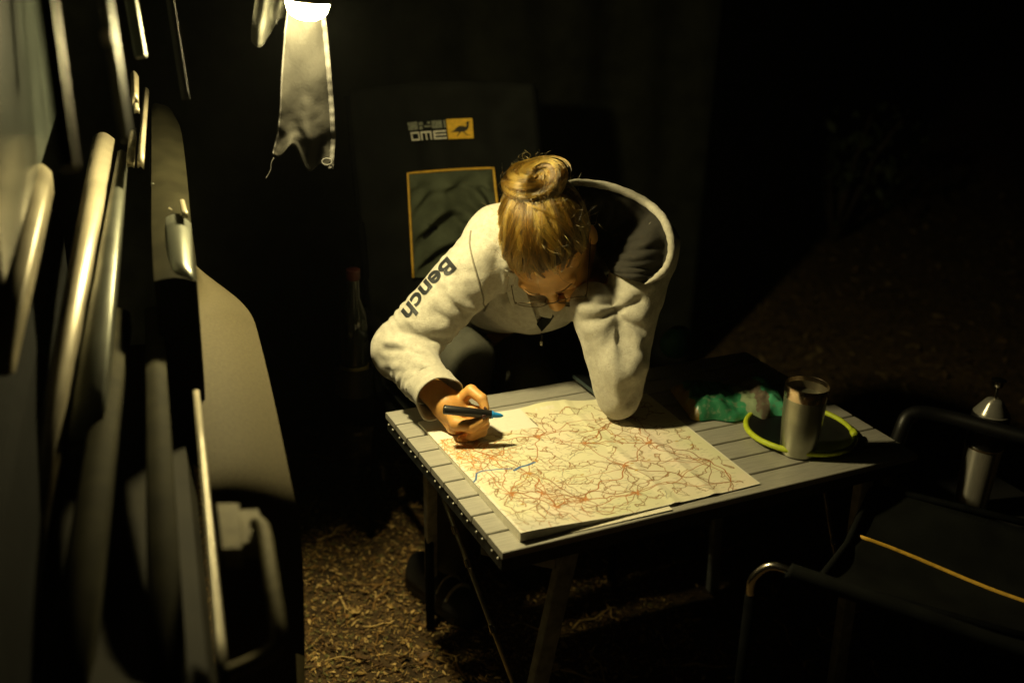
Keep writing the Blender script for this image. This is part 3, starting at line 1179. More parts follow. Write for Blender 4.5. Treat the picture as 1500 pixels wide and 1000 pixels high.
# key panel print
for k in range(16):
    y = sy * (.815 + .011 * k)
    for c in range(2):
        x0 = .03 + c * .09
        stroke([(x0, y), (x0 + nrg.uniform(.03, .07), y)], .0010, (.45, .43, .36), .45)
stroke([(.43 * sx, sy * .815), (.43 * sx, sy * .90)], .0022, (.10, .09, .07), .9)
stroke([(.445 * sx, sy * .815), (.445 * sx, sy * .90)], .0010, (.35, .3, .2), .8)
# the route drawn with the blue marker
BL = (.06, .14, .30)


def pg(px, py):
    p = atz(px, py, TH + .008)
    # invert the page quad
    u, v = .5, .5
    for _ in range(12):
        q = (MNL.lerp(MNR, u)).lerp(MTL.lerp(MTR, u), v)
        du = MNL.lerp(MTL, v).lerp(MNR.lerp(MTR, v), 1) - MNL.lerp(MTL, v)
        dv = MTL.lerp(MTR, u) - MNL.lerp(MNR, u)
        e = p - q
        det = du.x * dv.y - du.y * dv.x
        u += (e.x * dv.y - e.y * dv.x) / det
        v += (du.x * e.y - du.y * e.x) / det
    return np.array((u * sx, v * sy))


stroke(np.array([pg(*q) for q in ((689, 716), (692, 711), (697, 706), (698, 696), (706, 692), (720, 690), (735, 688), (750, 687))]), .0034, BL, .8)
stroke(np.array([pg(*q) for q in ((753, 690), (762, 684), (772, 681), (783, 676))]), .0052, BL, .85)
wash((UU < .425) & (VV > .805), (.72, .70, .62), .92)
for k in range(14):
    y = sy * (.825 + .011 * k)
    for c in range(2):
        x0 = .03 + c * .09
        stroke([(x0, y), (x0 + nrg.uniform(.03, .07), y)], .0010, (.45, .43, .36), .35)
np.clip(paper, .01, .9, out=paper)

at_ = thing('road_atlas', (.3, .25, TH), 'open road atlas showing a map of orange roads, lying on the slatted table', 'atlas')
XY = np.zeros((NV, NU, 3), np.float32)
q0 = [np.array(p) for p in (MNL, MNR, MTL, MTR)]
for i in range(NV):
    v = Vv[i]
    e0 = q0[0] * (1 - v) + q0[2] * v
    e1 = q0[1] * (1 - v) + q0[3] * v
    XY[i] = e0 + (e1 - e0) * U[:, None]
# smooth page relief on a coarse lattice, interpolated
cu, cv = np.linspace(0, 1, 121), np.linspace(0, 1, 91)
Zc = np.array([[page_z(a, c) for a in cu] for c in cv])
Zi = np.array([np.interp(U, cu, r) for r in Zc])
Zi = np.array([np.interp(Vv, cv, Zi[:, k]) for k in range(NU)]).T
XY[..., 2] = TH + Zi
ids = np.arange(NU * NV).reshape(NV, NU)
F = np.stack([ids[:-1, :-1], ids[:-1, 1:], ids[1:, 1:], ids[1:, :-1]], -1).reshape(-1, 4)
mp_mat, nt, bs = new_mat('map_print')
ca = nt.nodes.new('ShaderNodeVertexColor')
ca.layer_name = 'print'
nt.links.new(ca.outputs[0], bs.inputs['Base Color'])
bs.inputs['Roughness'].default_value = .55
bs.inputs['Specular IOR Level'].default_value = .3
page = np_obj('map_page', [(XY.reshape(-1, 3).astype(np.float64), F)], mp_mat, at_)
at_c = page.data.color_attributes.new('print', 'FLOAT_COLOR', 'POINT')
cc = np.ones((NU * NV, 4), np.float32)
cc[:, :3] = paper.reshape(-1, 3)
at_c.data.foreach_set('color', cc.ravel())
# the pages under it
blk = MB()
rows_t, rows_b = [], []
nu, nv = 26, 16
for i in range(nv):
    v = .004 + .992 * i / (nv - 1)
    rt, rb = [], []
    for j in range(nu):
        u = .001 + .56 * j / (nu - 1)
        p = (MNL.lerp(MNR, u)).lerp(MTL.lerp(MTR, u), v)
        rt.append((p.x, p.y, TH + max(.0008, page_z(u, v) - .0009)))
        rb.append((p.x, p.y, TH + .0005))
    rows_t.append(rt)
    rows_b.append(rb)
blk.grid(rows_t)
blk.grid(rows_b, flip=True)
blk.grid([[r[0] for r in rows_t], [r[0] for r in rows_b]])
blk.grid([rows_t[0], rows_b[0]])
blk.grid([rows_t[-1], rows_b[-1]])
blk.build('page_block', M['paper'], at_)
lp = MB()
lp.grid([[Vector((p.x, p.y, TH + .0012 + .0012 * k)) for k, p in enumerate(rw)] for rw in
         ([atz(836, 781, TH), atz(985, 747.5, TH)], [atz(836, 774, TH), atz(978, 741, TH)])])
lp.build('loose_page', M['paper'], at_)

# ================================================================== THINGS ON THE TABLE
ph = thing('phone', atz(868, 575, TH), 'dark smartphone lying on the table beside the leaning elbow', 'phone')
pa, pb_ = atz(848, 570, TH), atz(876, 592, TH)
d = (pb_ - pa).normalized()
s = Vector((d.y, -d.x, 0))
if s.x < 0:
    s = -s
cen = (pa + pb_) / 2 + s * .036
rot = Matrix((d, s, d.cross(s))).transposed()
MB().box(cen + Vector((0, 0, .0175)), (.145, .072, .0078), rot).build('case', M['phone_case'], ph, bevel=.002)
MB().box(cen + Vector((0, 0, .0219)), (.139, .066, .0008), rot).build('screen', M['phone'], ph)

# tumbler
TC = Vector((.690, .098, TH))
tm = thing('tumbler', TC, 'tall steel tumbler standing at the right end of the table', 'tumbler')
tb_ = MB()
tb_.lathe(TC, [(.0300, .0005), (.0335, .003), (.0350, .012), (.0385, .06), (.0405, .11), (.0414, .122)], 56)
tb_.build('body', pm('satin_steel', (.40, .40, .31), .34, .92, var=(30, .15), bump=(400, .3, .0006)), tm, smooth='auto')
r_ = MB()
r_.lathe(TC, [(.0414, .1221), (.0418, .124), (.0424, .1465), (.0420, .1478), (.0412, .1470), (.0405, .138)], 56, cap=False)
r_.build('rim', pm('steel_rim_highlight', (0.68, 0.55, 0.41), 0.2, 1.0, var=(20, .1)), tm, smooth='auto')  # coppery tint of the highlight put into the rim's colour

MB().lathe(TC, [(.0405, .1379), (.0395, .10), (.036, .03), (.02, .012), (.002, .011)], 56, cap=False).build('inner_wall', pm('shaded_steel_inside', (.085, .07, .045), .5, .4), tm, smooth='auto')  # shade inside the tumbler put into a darker steel colour
# lime rimmed bowl
BC = (atz(1092, 618, TH + .012) + atz(1253, 640, TH + .012)) / 2
BC.z = TH
bw = thing('folding_bowl', BC, 'black folding bowl with a lime rim behind the steel tumbler', 'bowl')
RB = .108
MB().tube([BC + Vector((math.cos(a) * RB, math.sin(a) * RB, .0125 + .002 * math.sin(2 * a))) for a in [2 * math.pi * k / 56 for k in range(56)]], .0058, 10, closed=True).build('rim', M['lime'], bw, smooth=True)
bb = MB()
bb.lathe(BC, [(.085, .0012), (.103, .004), (.1035, .011), (.101, .012), (.083, .0045), (.002, .004)], 56)
bb.build('basin', M['black_rubber'], bw, smooth='auto')
hp_ = BC + Vector((RB * math.cos(-.55), RB * math.sin(-.55), .0125))
tl = Vector((math.sin(.55), math.cos(.55), 0))
MB().tube([hp_ + tl * k for k in (-.012, -.004, .004, .012)], [.0074, .0082, .0082, .0074], 10).build('rim_joint', M['lime'], bw, smooth=True)

# green snack bag lying at the far right of the table
bg = thing('snack_bag', atz(1080, 590, TH), 'green and orange foil snack bag lying on the table behind the tumbler', 'snack bag')
ba, bb2 = atz(1012, 616, TH), atz(1160, 610, TH)
ax = (bb2 - ba)
axn = ax.normalized()
ay = Vector((-axn.y, axn.x, 0))
if ay.y < 0:
    ay = -ay
rows_t, rows_b = [], []
for i in range(29):
    v = i / 28
    rt, rb = [], []
    for j in range(45):
        u = j / 44
        e = (max(0, 1 - (2 * u - 1) ** 8) * max(0, 1 - (2 * v - 1) ** 4)) ** .6
        cr = mnoise.noise((u * 7, v * 5, 3.3)) * .008 + mnoise.noise((u * 17, v * 11, 8.3)) * .004
        zz = .003 + e * (.030 + cr * 1.5 + .005 * abs(mnoise.noise((u * 26, v * 17, 5.1))) + .006 * math.sin(u * 9))
        sag = .012 * math.sin(u * 3.1416) + .004 * math.sin(u * 21)
        p = ba + ax * u + ay * (v * .150 - sag * (1 - v) * 1.2)
        rt.append((p.x, p.y, TH + zz))
        rb.append((p.x, p.y, TH + .0012))
    rows_t.append(rt)
    rows_b.append(rb)
bagm, nt, bs = new_mat('foil_bag')
tcn = nt.nodes.new('ShaderNodeTexCoord')
mpn = nt.nodes.new('ShaderNodeMapping')
mpn.inputs['Rotation'].default_value = (0, 0, -math.atan2(axn.y, axn.x))
nt.links.new(tcn.outputs['Object'], mpn.inputs['Vector'])
sep = nt.nodes.new('ShaderNodeSeparateXYZ')
nt.links.new(mpn.outputs['Vector'], sep.inputs[0])
la = Matrix.Rotation(-math.atan2(axn.y, axn.x), 3, 'Z') @ ba
nn_ = nt.nodes.new('ShaderNodeTexNoise')
nn_.inputs['Scale'].default_value = 30
nt.links.new(tcn.outputs['Object'], nn_.inputs['Vector'])
mr = nt.nodes.new('ShaderNodeMapRange')
mr.inputs['From Min'].default_value = la.x
mr.inputs['From Max'].default_value = la.x + ax.length
nt.links.new(sep.outputs['X'], mr.inputs['Value'])
cr = nt.nodes.new('ShaderNodeValToRGB')
cr.color_ramp.interpolation = 'CONSTANT'
els = [(0, (.20, .13, .02)), (.07, (.025, .15, .07)), (.34, (.035, .21, .10)), (.54, (.21, .27, .16)), (.66, (.15, .12, .09)), (.78, (.09, .44, .24))]  # printed patches; light on the right end put into a brighter green
cr.color_ramp.elements[0].position = 0
cr.color_ramp.elements[0].color = (*els[0][1], 1)
cr.color_ramp.elements[1].position = els[1][0]
cr.color_ramp.elements[1].color = (*els[1][1], 1)
for p_, c_ in els[2:]:
    e_ = cr.color_ramp.elements.new(p_)
    e_.color = (*c_, 1)
ad = nt.nodes.new('ShaderNodeMath')
ad.operation = 'MULTIPLY_ADD'
nt.links.new(nn_.outputs['Fac'], ad.inputs[0])
ad.inputs[1].default_value = .20
nt.links.new(mr.outputs['Result'], ad.inputs[2])
sb = nt.nodes.new('ShaderNodeMath')
sb.operation = 'SUBTRACT'
nt.links.new(ad.outputs[0], sb.inputs[0])
sb.inputs[1].default_value = .10
nt.links.new(sb.outputs[0], cr.inputs['Fac'])
n3 = nt.nodes.new('ShaderNodeTexNoise')
n3.inputs['Scale'].default_value = 95
n3.inputs['Detail'].default_value = 4
nt.links.new(tcn.outputs['Object'], n3.inputs['Vector'])
m3 = nt.nodes.new('ShaderNodeMapRange')
m3.inputs['From Min'].default_value = .54
m3.inputs['From Max'].default_value = .66
m3.inputs['To Max'].default_value = .55
nt.links.new(n3.outputs['Fac'], m3.inputs['Value'])
mx3 = nt.nodes.new('ShaderNodeMix')
mx3.data_type = 'RGBA'
nt.links.new(m3.outputs['Result'], mx3.inputs[0])
nt.links.new(cr.outputs['Color'], mx3.inputs[6])
mx3.inputs[7].default_value = (.20, .25, .16, 1)
nt.links.new(mx3.outputs[2], bs.inputs['Base Color'])
b3 = nt.nodes.new('ShaderNodeBump')
b3.inputs['Strength'].default_value = .6
b3.inputs['Distance'].default_value = .004
nt.links.new(nn_.outputs['Fac'], b3.inputs['Height'])
nt.links.new(b3.outputs['Normal'], bs.inputs['Normal'])
bs.inputs['Roughness'].default_value = .36
bgm = MB()
bgm.grid(rows_t)
bgm.grid(rows_b, flip=True)
bgm.build('pouch', bagm, bg, smooth=True)
sl = MB()
sl.grid([[ba + ax * u + ay * (v * .150) + Vector((0, 0, .004 + .0015 * math.sin(v * 40))) for v in [k / 20 for k in range(21)]] for u in (.985, 1.05)])
sl.build('seal', pm('foil_seal', (.06, .40, .2), .35, var=(60, .2)), bg, smooth=True, solid=.001)

# teal pouch behind the elbow
tp = at(990, 524, 2.56)
tpo = MB()
tpr = []
for i in range(13):
    v = i / 12
    r = .042 * (math.sin(math.pi * min(1, .12 + v * .8)) ** .6)
    tpr.append([(tp.x + math.cos(a) * r * (1 + .1 * math.sin(3 * a)), tp.y + math.sin(a) * r * .7, TH + .001 + .055 * v * 1.3) for a in [2 * math.pi * k / 20 for k in range(21)]])
tpo.grid(tpr)
tpo = tpo.build('teal_pouch', M['teal'], smooth=True)
tag(tpo, 'small teal pouch in shadow behind the leaning elbow', 'pouch')

# ================================================================== CHAIR SHE SITS ON
ch = thing('camp_chair', (.405, .92, 0), 'black camp chair with yellow edged back pocket, under the woman', 'camp chair', 'camp chairs')
BX0, BX1 = .150, .660


def back(u, v, off=0.0):
    """u across, v from the seat up; the back leans away"""
    x = BX0 + (BX1 - BX0) * u
    z = .47 + .715 * v
    y = 1.03 + .20 * v + .030 * (math.sin(math.pi * u)) - off
    return Vector((x, y, z))


b = MB()
rows = []
for i in range(41):
    v = i / 40
    rows.append([back(u, v + .012 * math.cos((u - .5) * 3.1) * (v > .9)) + Vector((0, .010 * mnoise.noise((u * 4, v * 5, 1)) + .005 * mnoise.noise((u * 11, v * 9, 4)) - .006 * math.sin((u - v) * 9) * max(0, .35 - v), 0)) for u in [k / 30 for k in range(31)]])
b.grid(rows)
bk = b.build('backrest', M['chair_cloth'], ch, smooth=True, solid=.006)


def chair_uv(px, py):
    # where the line of sight meets the back, by iteration
    y = 1.15
    for _ in range(12):
        p = aty(px, py, y)
        u = (p.x - BX0) / (BX1 - BX0)
        v = (p.z - .47) / .715
        y = 1.03 + .20 * v + .030 * math.sin(math.pi * min(1, max(0, u)))
    return u, v


# pocket with yellow piping and sagging mesh
pk = [chair_uv(*q) for q in ((594, 252), (719, 244), (737, 410), (602, 404))]


def pkt(s, t):
    a = (pk[0][0] * (1 - s) + pk[1][0] * s, pk[0][1] * (1 - s) + pk[1][1] * s)
    c = (pk[3][0] * (1 - s) + pk[2][0] * s, pk[3][1] * (1 - s) + pk[2][1] * s)
    return a[0] * (1 - t) + c[0] * t, a[1] * (1 - t) + c[1] * t


rows = []
for i in range(50):
    t = i / 49
    r = []
    for j in range(46):
        s = j / 45
        u, v = pkt(s, t)
        ed = min(1, 6 * min(s, 1 - s, t * .6 + .02, 1 - t))
        sw = .012 * ed + ed * 2.4 * (.007 * math.sin(t * 23 - 9 * (s - .45) ** 2 * 4) * (t > .15) + .006 * mnoise.noise((s * 5 + t * 4, t * 7, 2)) + .005 * math.sin((s + t) * 13) * (t < .45))
        r.append(back(u, v, max(.012 + sw, .010)))
    rows.append(r)
b = MB()
b.grid(rows)
b.build('back_pocket', M['mesh_cloth'], bk, smooth=True)
pts = [back(*pkt(0, 1 - k / 12), .016) for k in range(13)] + [back(*pkt(k / 12, 0), .016) for k in range(1, 13)] + [back(*pkt(1, k / 12), .016) for k in range(1, 13)]
MB().tube(pts, .0031, 8).build('pocket_piping', M['yellow'], bk, smooth=True)
# badge: grey and white letter blocks, yellow square with an emu
lg = [chair_uv(*q) for q in ((593, 177), (688, 172), (690, 200), (598, 205))]


def lpt(s, t, off=.0170):
    a = (lg[0][0] * (1 - s) + lg[1][0] * s, lg[0][1] * (1 - s) + lg[1][1] * s)
    c = (lg[3][0] * (1 - s) + lg[2][0] * s, lg[3][1] * (1 - s) + lg[2][1] * s)
    return back(a[0] * (1 - t) + c[0] * t, a[1] * (1 - t) + c[1] * t, off)


def lrect(mb, s0, t0, s1, t1, off=.0170, mi=0):
    mb.grid([[lpt(s0 + (s1 - s0) * k / 4, t0, off) for k in range(5)], [lpt(s0 + (s1 - s0) * k / 4, t1, off) for k in range(5)]], mi)


b = MB()
lrect(b, .600, -.02, 1, 1.02)
badge = b.build('badge', M['logo_yellow'], bk)
b = MB()
for (s0, t0, s1, t1) in ((0, .02, .15, .44), (.17, .05, .235, .22), (.17, .27, .225, .44), (.25, .24, .36, .34), (.37, .02, .53, .42), (.555, .02, .585, .42), (.30, .05, .345, .16)):
    lrect(b, s0, t0, s1, t1)
b.build('grey_letter_blocks', M['logo_grey'], badge)
b = MB()
for (s0, t0, s1, t1) in ((.02, .54, .155, .63), (.02, .90, .155, .99), (.02, .63, .045, .90), (.135, .63, .155, .90),
                         (.175, .54, .345, .63), (.175, .63, .20, .99), (.250, .63, .272, .99), (.322, .63, .345, .99),
                         (.375, .54, .58, .63), (.375, .72, .58, .80), (.375, .90, .58, .99), (.375, .63, .405, .72), (.375, .80, .405, .90)):
    lrect(b, s0, t0, s1, t1)
b.build('white_letters', M['logo_white'], badge)
emu = [(.645, .66), (.70, .57), (.74, .44), (.79, .35), (.85, .36), (.89, .42), (.905, .30), (.895, .20), (.915, .13), (.945, .15), (.965, .19), (.94, .20), (.935, .32), (.93, .46), (.90, .58), (.855, .64),
       (.90, .80), (.95, .86), (.945, .89), (.89, .84), (.835, .66), (.81, .66), (.76, .84), (.735, .90), (.73, .88), (.77, .72), (.77, .66), (.72, .66)]
b = MB()
b.add([lpt(s, t, .0182) for s, t in emu], [tuple(range(len(emu)))])
b.build('emu_print', M['logo_black'], badge)
# seat, frame, arms
rows = []
for i in range(15):
    v = i / 14
    rows.append([(BX0 + .02 + (BX1 - BX0 - .04) * u, .70 + .36 * v, .475 - .035 * math.sin(math.pi * u) * (.5 + .5 * math.sin(math.pi * v))) for u in [k / 16 for k in range(17)]])
b = MB()
b.grid(rows)
b.build('seat', M['chair_cloth'], ch, smooth=True, solid=.006)
for x in (BX0, BX1):
    MB().tube(catmull([(x, .98, .43), (x, 1.04, .50), (x, 1.14, .83), (x, 1.235, 1.17)], 4), .011, 10).build('back_frame', M['black_metal'], ch, smooth=True)
    MB().tube([(x, .68, .46), (x, 1.06, .46)], .011, 10).build('seat_rail', M['black_metal'], ch, smooth=True)
    sg = -1 if x == BX0 else 1
    MB().tube([(x, .69, .46), (x, .66, .0)], .011, 10).build('leg', M['black_metal'], ch, smooth=True)
    MB().tube([(x, 1.02, .46), (x, 1.10, .0)], .011, 10).build('leg', M['black_metal'], ch, smooth=True)
    MB().tube(catmull([(x + sg * .02, .70, .66), (x + sg * .02, .85, .665), (x + sg * .02, 1.09, .66)], 4), .016, 10).build('armrest', M['black_rubber'], ch, smooth=True)
    MB().tube([(x, .70, .46), (x + sg * .02, .72, .65)], .009, 10).build('arm_post', M['black_metal'], ch, smooth=True)
# bottle in a cup holder on its left arm
bc = Vector((.046, .90, .0))
cupz = .535
cup = MB()
cup.lathe((bc.x, bc.y, cupz), [(.034, .0), (.043, .004), (.045, .075), (.043, .075), (.041, .008), (.004, .006)], 28)
cup.build('cup_holder', M['black_rubber'], ch, smooth='auto')
MB().bar((.09, .90, cupz + .06), (.13, .90, cupz + .11), .03, .01).build('cup_bracket', M['black_metal'], ch)
bo = thing('bottle', (bc.x, bc.y, cupz + .007), 'slim dark bottle with brass band and red cap in the cup holder', 'bottle')
MB().lathe((bc.x, bc.y, cupz + .007), [(.03, 0), (.033, .004), (.033, .10), (.033, .16), (.028, .20), (.0155, .235), (.0145, .285)], 28).build('body', M['bottle_glass'], bo, smooth='auto')
MB().lathe((bc.x, bc.y, cupz + .05), [(.0336, .0), (.0340, .002), (.0340, .026), (.0336, .028)], 28).build('band', M['brass'], bo, smooth='auto')
MB().lathe((bc.x, bc.y, cupz + .285), [(.0155, 0), (.0165, .002), (.0165, .024), (.012, .027)], 20).build('cap', M['red_cap'], bo, smooth='auto')

# ================================================================== THE WOMAN
pe = thing('person', (.40, .95, 0), 'woman in pale grey hooded sweater and glasses leaning over the map, marker in hand', 'person')
TB = lambda x, y, t: np.array(at(x, y, t))
RS, LS, C7 = TB(738, 352, 2.20), TB(944, 360, 2.20), TB(876, 326, 2.31)
RE = TB(588, 512, 2.25)
RW = TB(640, 578, 2.125)
LE = np.array(atz(906, 583, .700))
LWr = TB(880, 432, 2.235)
CH = np.array((.378, .655, .862))
PEL = np.array((.415, 1.00, .585))

# --- head frame
Fh = (RGT * .03 - UPV * .98 - FWD * .17).normalized()
Uh = (-RGT * .35 + UPV * .12 - FWD * .93)
Uh = (Uh - Fh * Uh.dot(Fh)).normalized()
Rh = Fh.cross(Uh)
HS = 1.17
HC = at(801, 352, 2.19)


def hp(r, f, u):
    return HC + (Rh * r + Fh * f + Uh * u) * HS


def hpn(r, f, u):
    return np.array(hp(r, f, u))


AX = [np.array(q) for q in (Rh, Fh, Uh)]
lo = np.minimum(np.array(HC), C7) - .17
hi = np.maximum(np.array(HC), C7) + .16
S = SDF(lo, hi, .0035)
S.u(S.ell(hpn(0, -.008, .018), AX, [k * HS for k in (.0735, .094, .083)]))
S.u(S.ell(hpn(0, .034, -.050), AX, [k * HS for k in (.056, .054, .070)]), .03)
S.u(S.cone(hpn(0, .066, -.100), hpn(0, .072, -.108), .020 * HS, .016 * HS), .025)
for s in (-1, 1):
    S.u(S.cone(hpn(s * .052, .0, -.065), hpn(s * .02, .062, -.104), .018 * HS, .016 * HS), .025)
    S.u(S.ell(hpn(s * .042, .060, -.038), AX, [k * HS for k in (.020, .020, .018)]), .02)   # cheekbone
    S.u(S.cone(hpn(s * .045, .075, .006), hpn(s * .012, .088, .002), .008 * HS, .008 * HS), .016)  # brow
    S.cut(S.ell(hpn(s * .031, .098, -.014), AX, [k * HS for k in (.017, .014, .010)]), .012)      # socket
    S.u(S.ell(hpn(s * .031, .0775, -.015), AX, [k * HS for k in (.0135, .011, .0095)]), .004)     # lid over the eyeball
    S.u(S.ell(hpn(s * .075, -.006, -.020), AX, [k * HS for k in (.008, .017, .030)]), .006)       # ear
    S.u(S.ell(hpn(s * .010, .099, -.045), AX, [k * HS for k in (.0075, .010, .0075)]), .006)      # nostril wing
S.u(S.cone(hpn(0, .088, -.003), hpn(0, .108, -.042), .0075 * HS, .0105 * HS), .012)           # nose
S.u(S.cone(hpn(-.016, .087, -.071), hpn(.016, .087, -.071), .006 * HS, .006 * HS), .008)       # lips
S.u(S.cone(hpn(-.012, .086, -.080), hpn(.012, .086, -.080), .006 * HS, .006 * HS), .007)
C7b = C7 + np.array(FWD) * .045 - np.array(UPV) * .035
S.u(S.cone(hpn(0, -.030, -.055), C7b, .050, .050), .03)                                     # neck
Vh, Fhd = S.mesh()
Vh = relax(Vh, Fhd, 2, .4)

# --- body inside the clothes and both hands
lo = np.min([RS, LS, RE, RW, LE, LWr, CH, PEL], axis=0) - .16
hi = np.max([RS, LS, RE, RW, LE, LWr, CH, PEL, C7], axis=0) + .15
S = SDF(lo, hi, .009)
S.u(S.cone(CH, np.array((.41, .95, .735)), .085, .085, sc=(1.35, 1, 1)))
S.u(S.cone(np.array((.41, .95, .735)), PEL, .085, .095, sc=(1.35, 1, 1)), .03)
S.u(S.cone(RS, C7b, .035, .03), .03)
LSb = LS + np.array(FWD) * .050 - np.array(UPV) * .035
S.u(S.cone(LSb, C7b + np.array(FWD) * .02, .026, .026), .03)
S.u(S.cone(RS, RE, .036, .030), .02)
S.u(S.cone(RE, RE + (RW - RE) * .75, .030, .022), .02)
S.u(S.cone(LSb, LE, .030, .026), .02)
S.u(S.cone(LE, LWr, .028, .021), .02)
Vb, Fb = S.mesh()
Vb = relax(Vb, Fb, 1)


def hand(segs, lo_pad=.03, h=.0018, palm=(), k=.006):
    P = [np.array(q) for s_ in segs for q in s_[0]] + [np.array(p[0]) for p in palm] + [np.array(p[1]) for p in palm]
    S = SDF(np.min(P, 0) - lo_pad, np.max(P, 0) + lo_pad, h)
    for a, b, ra, rb in palm:
        S.u(S.cone(a, b, ra, rb), .018)
    for pts, rad in segs:
        F_ = None
        q = SDF.__new__(SDF)
        q.X, q.Y, q.Z, q.lo, q.h = S.X, S.Y, S.Z, S.lo, S.h
        q.d = np.full(S.d.shape, 9.0, np.float32)
        for i in range(len(pts) - 1):
            q.u(q.cone(pts[i], pts[i + 1], rad[i], rad[i + 1]), .003)
        S.u(q.d, k)
    V, F = S.mesh()
    return relax(V, F, 2, .4), F


T = TB
segs = [([T(670, 588, 2.135), T(690, 572, 2.115), T(706, 584, 2.098), T(711, 598, 2.092)], [.0135, .0120, .0105, .0085]),      # index over the pen
        ([T(662, 606, 2.115), T(669, 620, 2.085), T(690, 624, 2.066), T(709, 614, 2.063)], [.0150, .0140, .0125, .0100]),      # thumb under it
        ([T(676, 596, 2.140), T(702, 604, 2.118), T(709, 621, 2.096), T(694, 631, 2.083)], [.0130, .0118, .0108, .0092]),      # middle
        ([T(672, 608, 2.145), T(699, 618, 2.125), T(706, 632, 2.103), T(690, 639, 2.088)], [.0125, .0112, .0103, .0090]),      # ring
        ([T(664, 618, 2.145), T(686, 630, 2.130), T(693, 640, 2.112), T(676, 643, 2.096)], [.0115, .0102, .0095, .0082])]      # little finger
palm = [(T(618, 560, 2.175), T(640, 578, 2.146), .0225, .0235), (T(634, 574, 2.150), T(656, 592, 2.135), .0235, .0265), (T(656, 592, 2.135), T(674, 594, 2.138), .0260, .0200),
        (T(656, 596, 2.135), T(666, 622, 2.125), .0250, .0190), (T(668, 596, 2.14), T(672, 618, 2.135), .018, .016)]
V1, F1 = hand(segs, palm=palm)
# left hand folded under the cheek, fingers bent back along the jaw
lw = LWr
j0 = hpn(-.066, .048, -.075)
dirx = np.array(FWD) * .75 + np.array(UPV) * .55 - np.array(RGT) * .1
dirx = dirx / np.linalg.norm(dirx)
side = np.array(-Rh)
segs2 = []
for q, (o, L) in enumerate(((.020, .062), (.004, .068), (-.012, .062), (-.026, .050))):
    kb = lw + dirx * .058 + np.array(Fh) * o + side * .004
    p1 = kb + dirx * L * .45 + np.array(Fh) * o * .2
    p2 = p1 + (dirx * .7 - np.array(Rh) * -.5) * L * .32
    p3 = p2 + (dirx * .2 - np.array(Rh) * -.8) * L * .26
    segs2.append(([kb, p1, p2, p3], [.0115, .0105, .0095, .008]))
segs2.append(([lw + np.array(Fh) * .022, lw + np.array(Fh) * .040 + dirx * .026, lw + np.array(Fh) * .046 + dirx * .052], [.013, .0115, .009]))
V2, F2 = hand(segs2, palm=[(lw - dirx * .02, lw + dirx * .02, .021, .024), (lw + dirx * .02, lw + dirx * .056 + np.array(Fh) * .012, .024, .017), (lw + dirx * .02, lw + dirx * .054 - np.array(Fh) * .018, .022, .015)])
body = np_obj('body', [(Vh, Fhd), (Vb, Fb), (V1, F1), (V2, F2)], M['skin'], pe)
# fingernails
for a, b_ in ((T(709.5, 596, 2.082), T(712, 601, 2.080)), (T(706, 612, 2.052), T(712, 609, 2.052))):
    MB().tube([a, (Vector(a) + Vector(b_)) / 2, b_], [.003, .0052, .003], 8, flat=.45).build('fingernail', M['nail'], body, smooth=True)
# eyebrows
for s in (-1, 1):
    MB().tube(catmull([hp(s * .014, .0955, .005), hp(s * .030, .0945, .011), hp(s * .050, .078, .006)], 5), [.0014] * 11, 6, flat=.5).build('eyebrow', pm('brow_hair', (.20, .11, .035), .8), body, smooth=True)

# --- sweater
lo = np.min([RS, LS, RE, RW, LE, LWr, CH, PEL], axis=0) - np.array((.13, .10, .09))
hi = np.max([RS, LS, RE, RW, LE, LWr, CH, PEL, C7], axis=0) + np.array((.11, .05, .13))
S = SDF(lo, hi, .0041)


def group_cones(lst, k):
    q = SDF.__new__(SDF)
    q.X, q.Y, q.Z, q.lo, q.h = S.X, S.Y, S.Z, S.lo, S.h
    q.d = np.full(S.d.shape, 9.0, np.float32)
    for c in lst:
        q.u(q.cone(*c), k)
    return q.d


S.u(S.cone(CH, np.array((.41, .95, .735)), .112, .108, sc=(1.32, 1, 1)))
S.u(S.cone(RS, C7, .066, .07), .06)
S.u(S.cone(LS, C7, .062, .07), .06)
S.u(S.cone(C7 - np.array((0, 0, .02)), CH, .07, .10), .05)
rarm = group_cones([(RS, RE, .071, .060), (RE, RW, .058, .043)], .02)
S.u(rarm, .035)
lup = group_cones([(LS, LE + np.array((.006, .012, .02)), .066, .046)], .01)
S.u(lup, .03)
lfo = group_cones([(LE, TB(868, 446, 2.195), .043, .047), (LE, LE + np.array((0, 0, .07)), .040, .055)], .012)
S.u(lfo, .012)
# cuffs
wd = (RW - RE) / np.linalg.norm(RW - RE)


S.cut(S.cone(RW - wd * .002, RW + wd * .09, .05, .05), .006)


def hit(px, py, bias=0.0):
    """first point of the cloth that the line of sight meets"""
    n = S.d.shape
    for k in range(400):
        t = 1.6 + k * .0025
        p = np.array(at(px, py, t))
        g_ = np.round((p - S.lo) / S.h).astype(int)
        if (g_ < 0).any() or (g_ >= n).any():
            continue
        if S.d[g_[0], g_[1], g_[2]] < 0:
            return p + np.array(FWD) * bias
    return None


FOLD = 1.7


def folds(lst):
    todo = []
    for pxl, w, dep in lst:
        dep *= FOLD
        P = [hit(*q) for q in pxl]
        P = [p for p in P if p is not None]
        if len(P) > 1:
            todo.append((P, w, dep))
    for P, w, dep in todo:
        S.crease(P, w, dep)


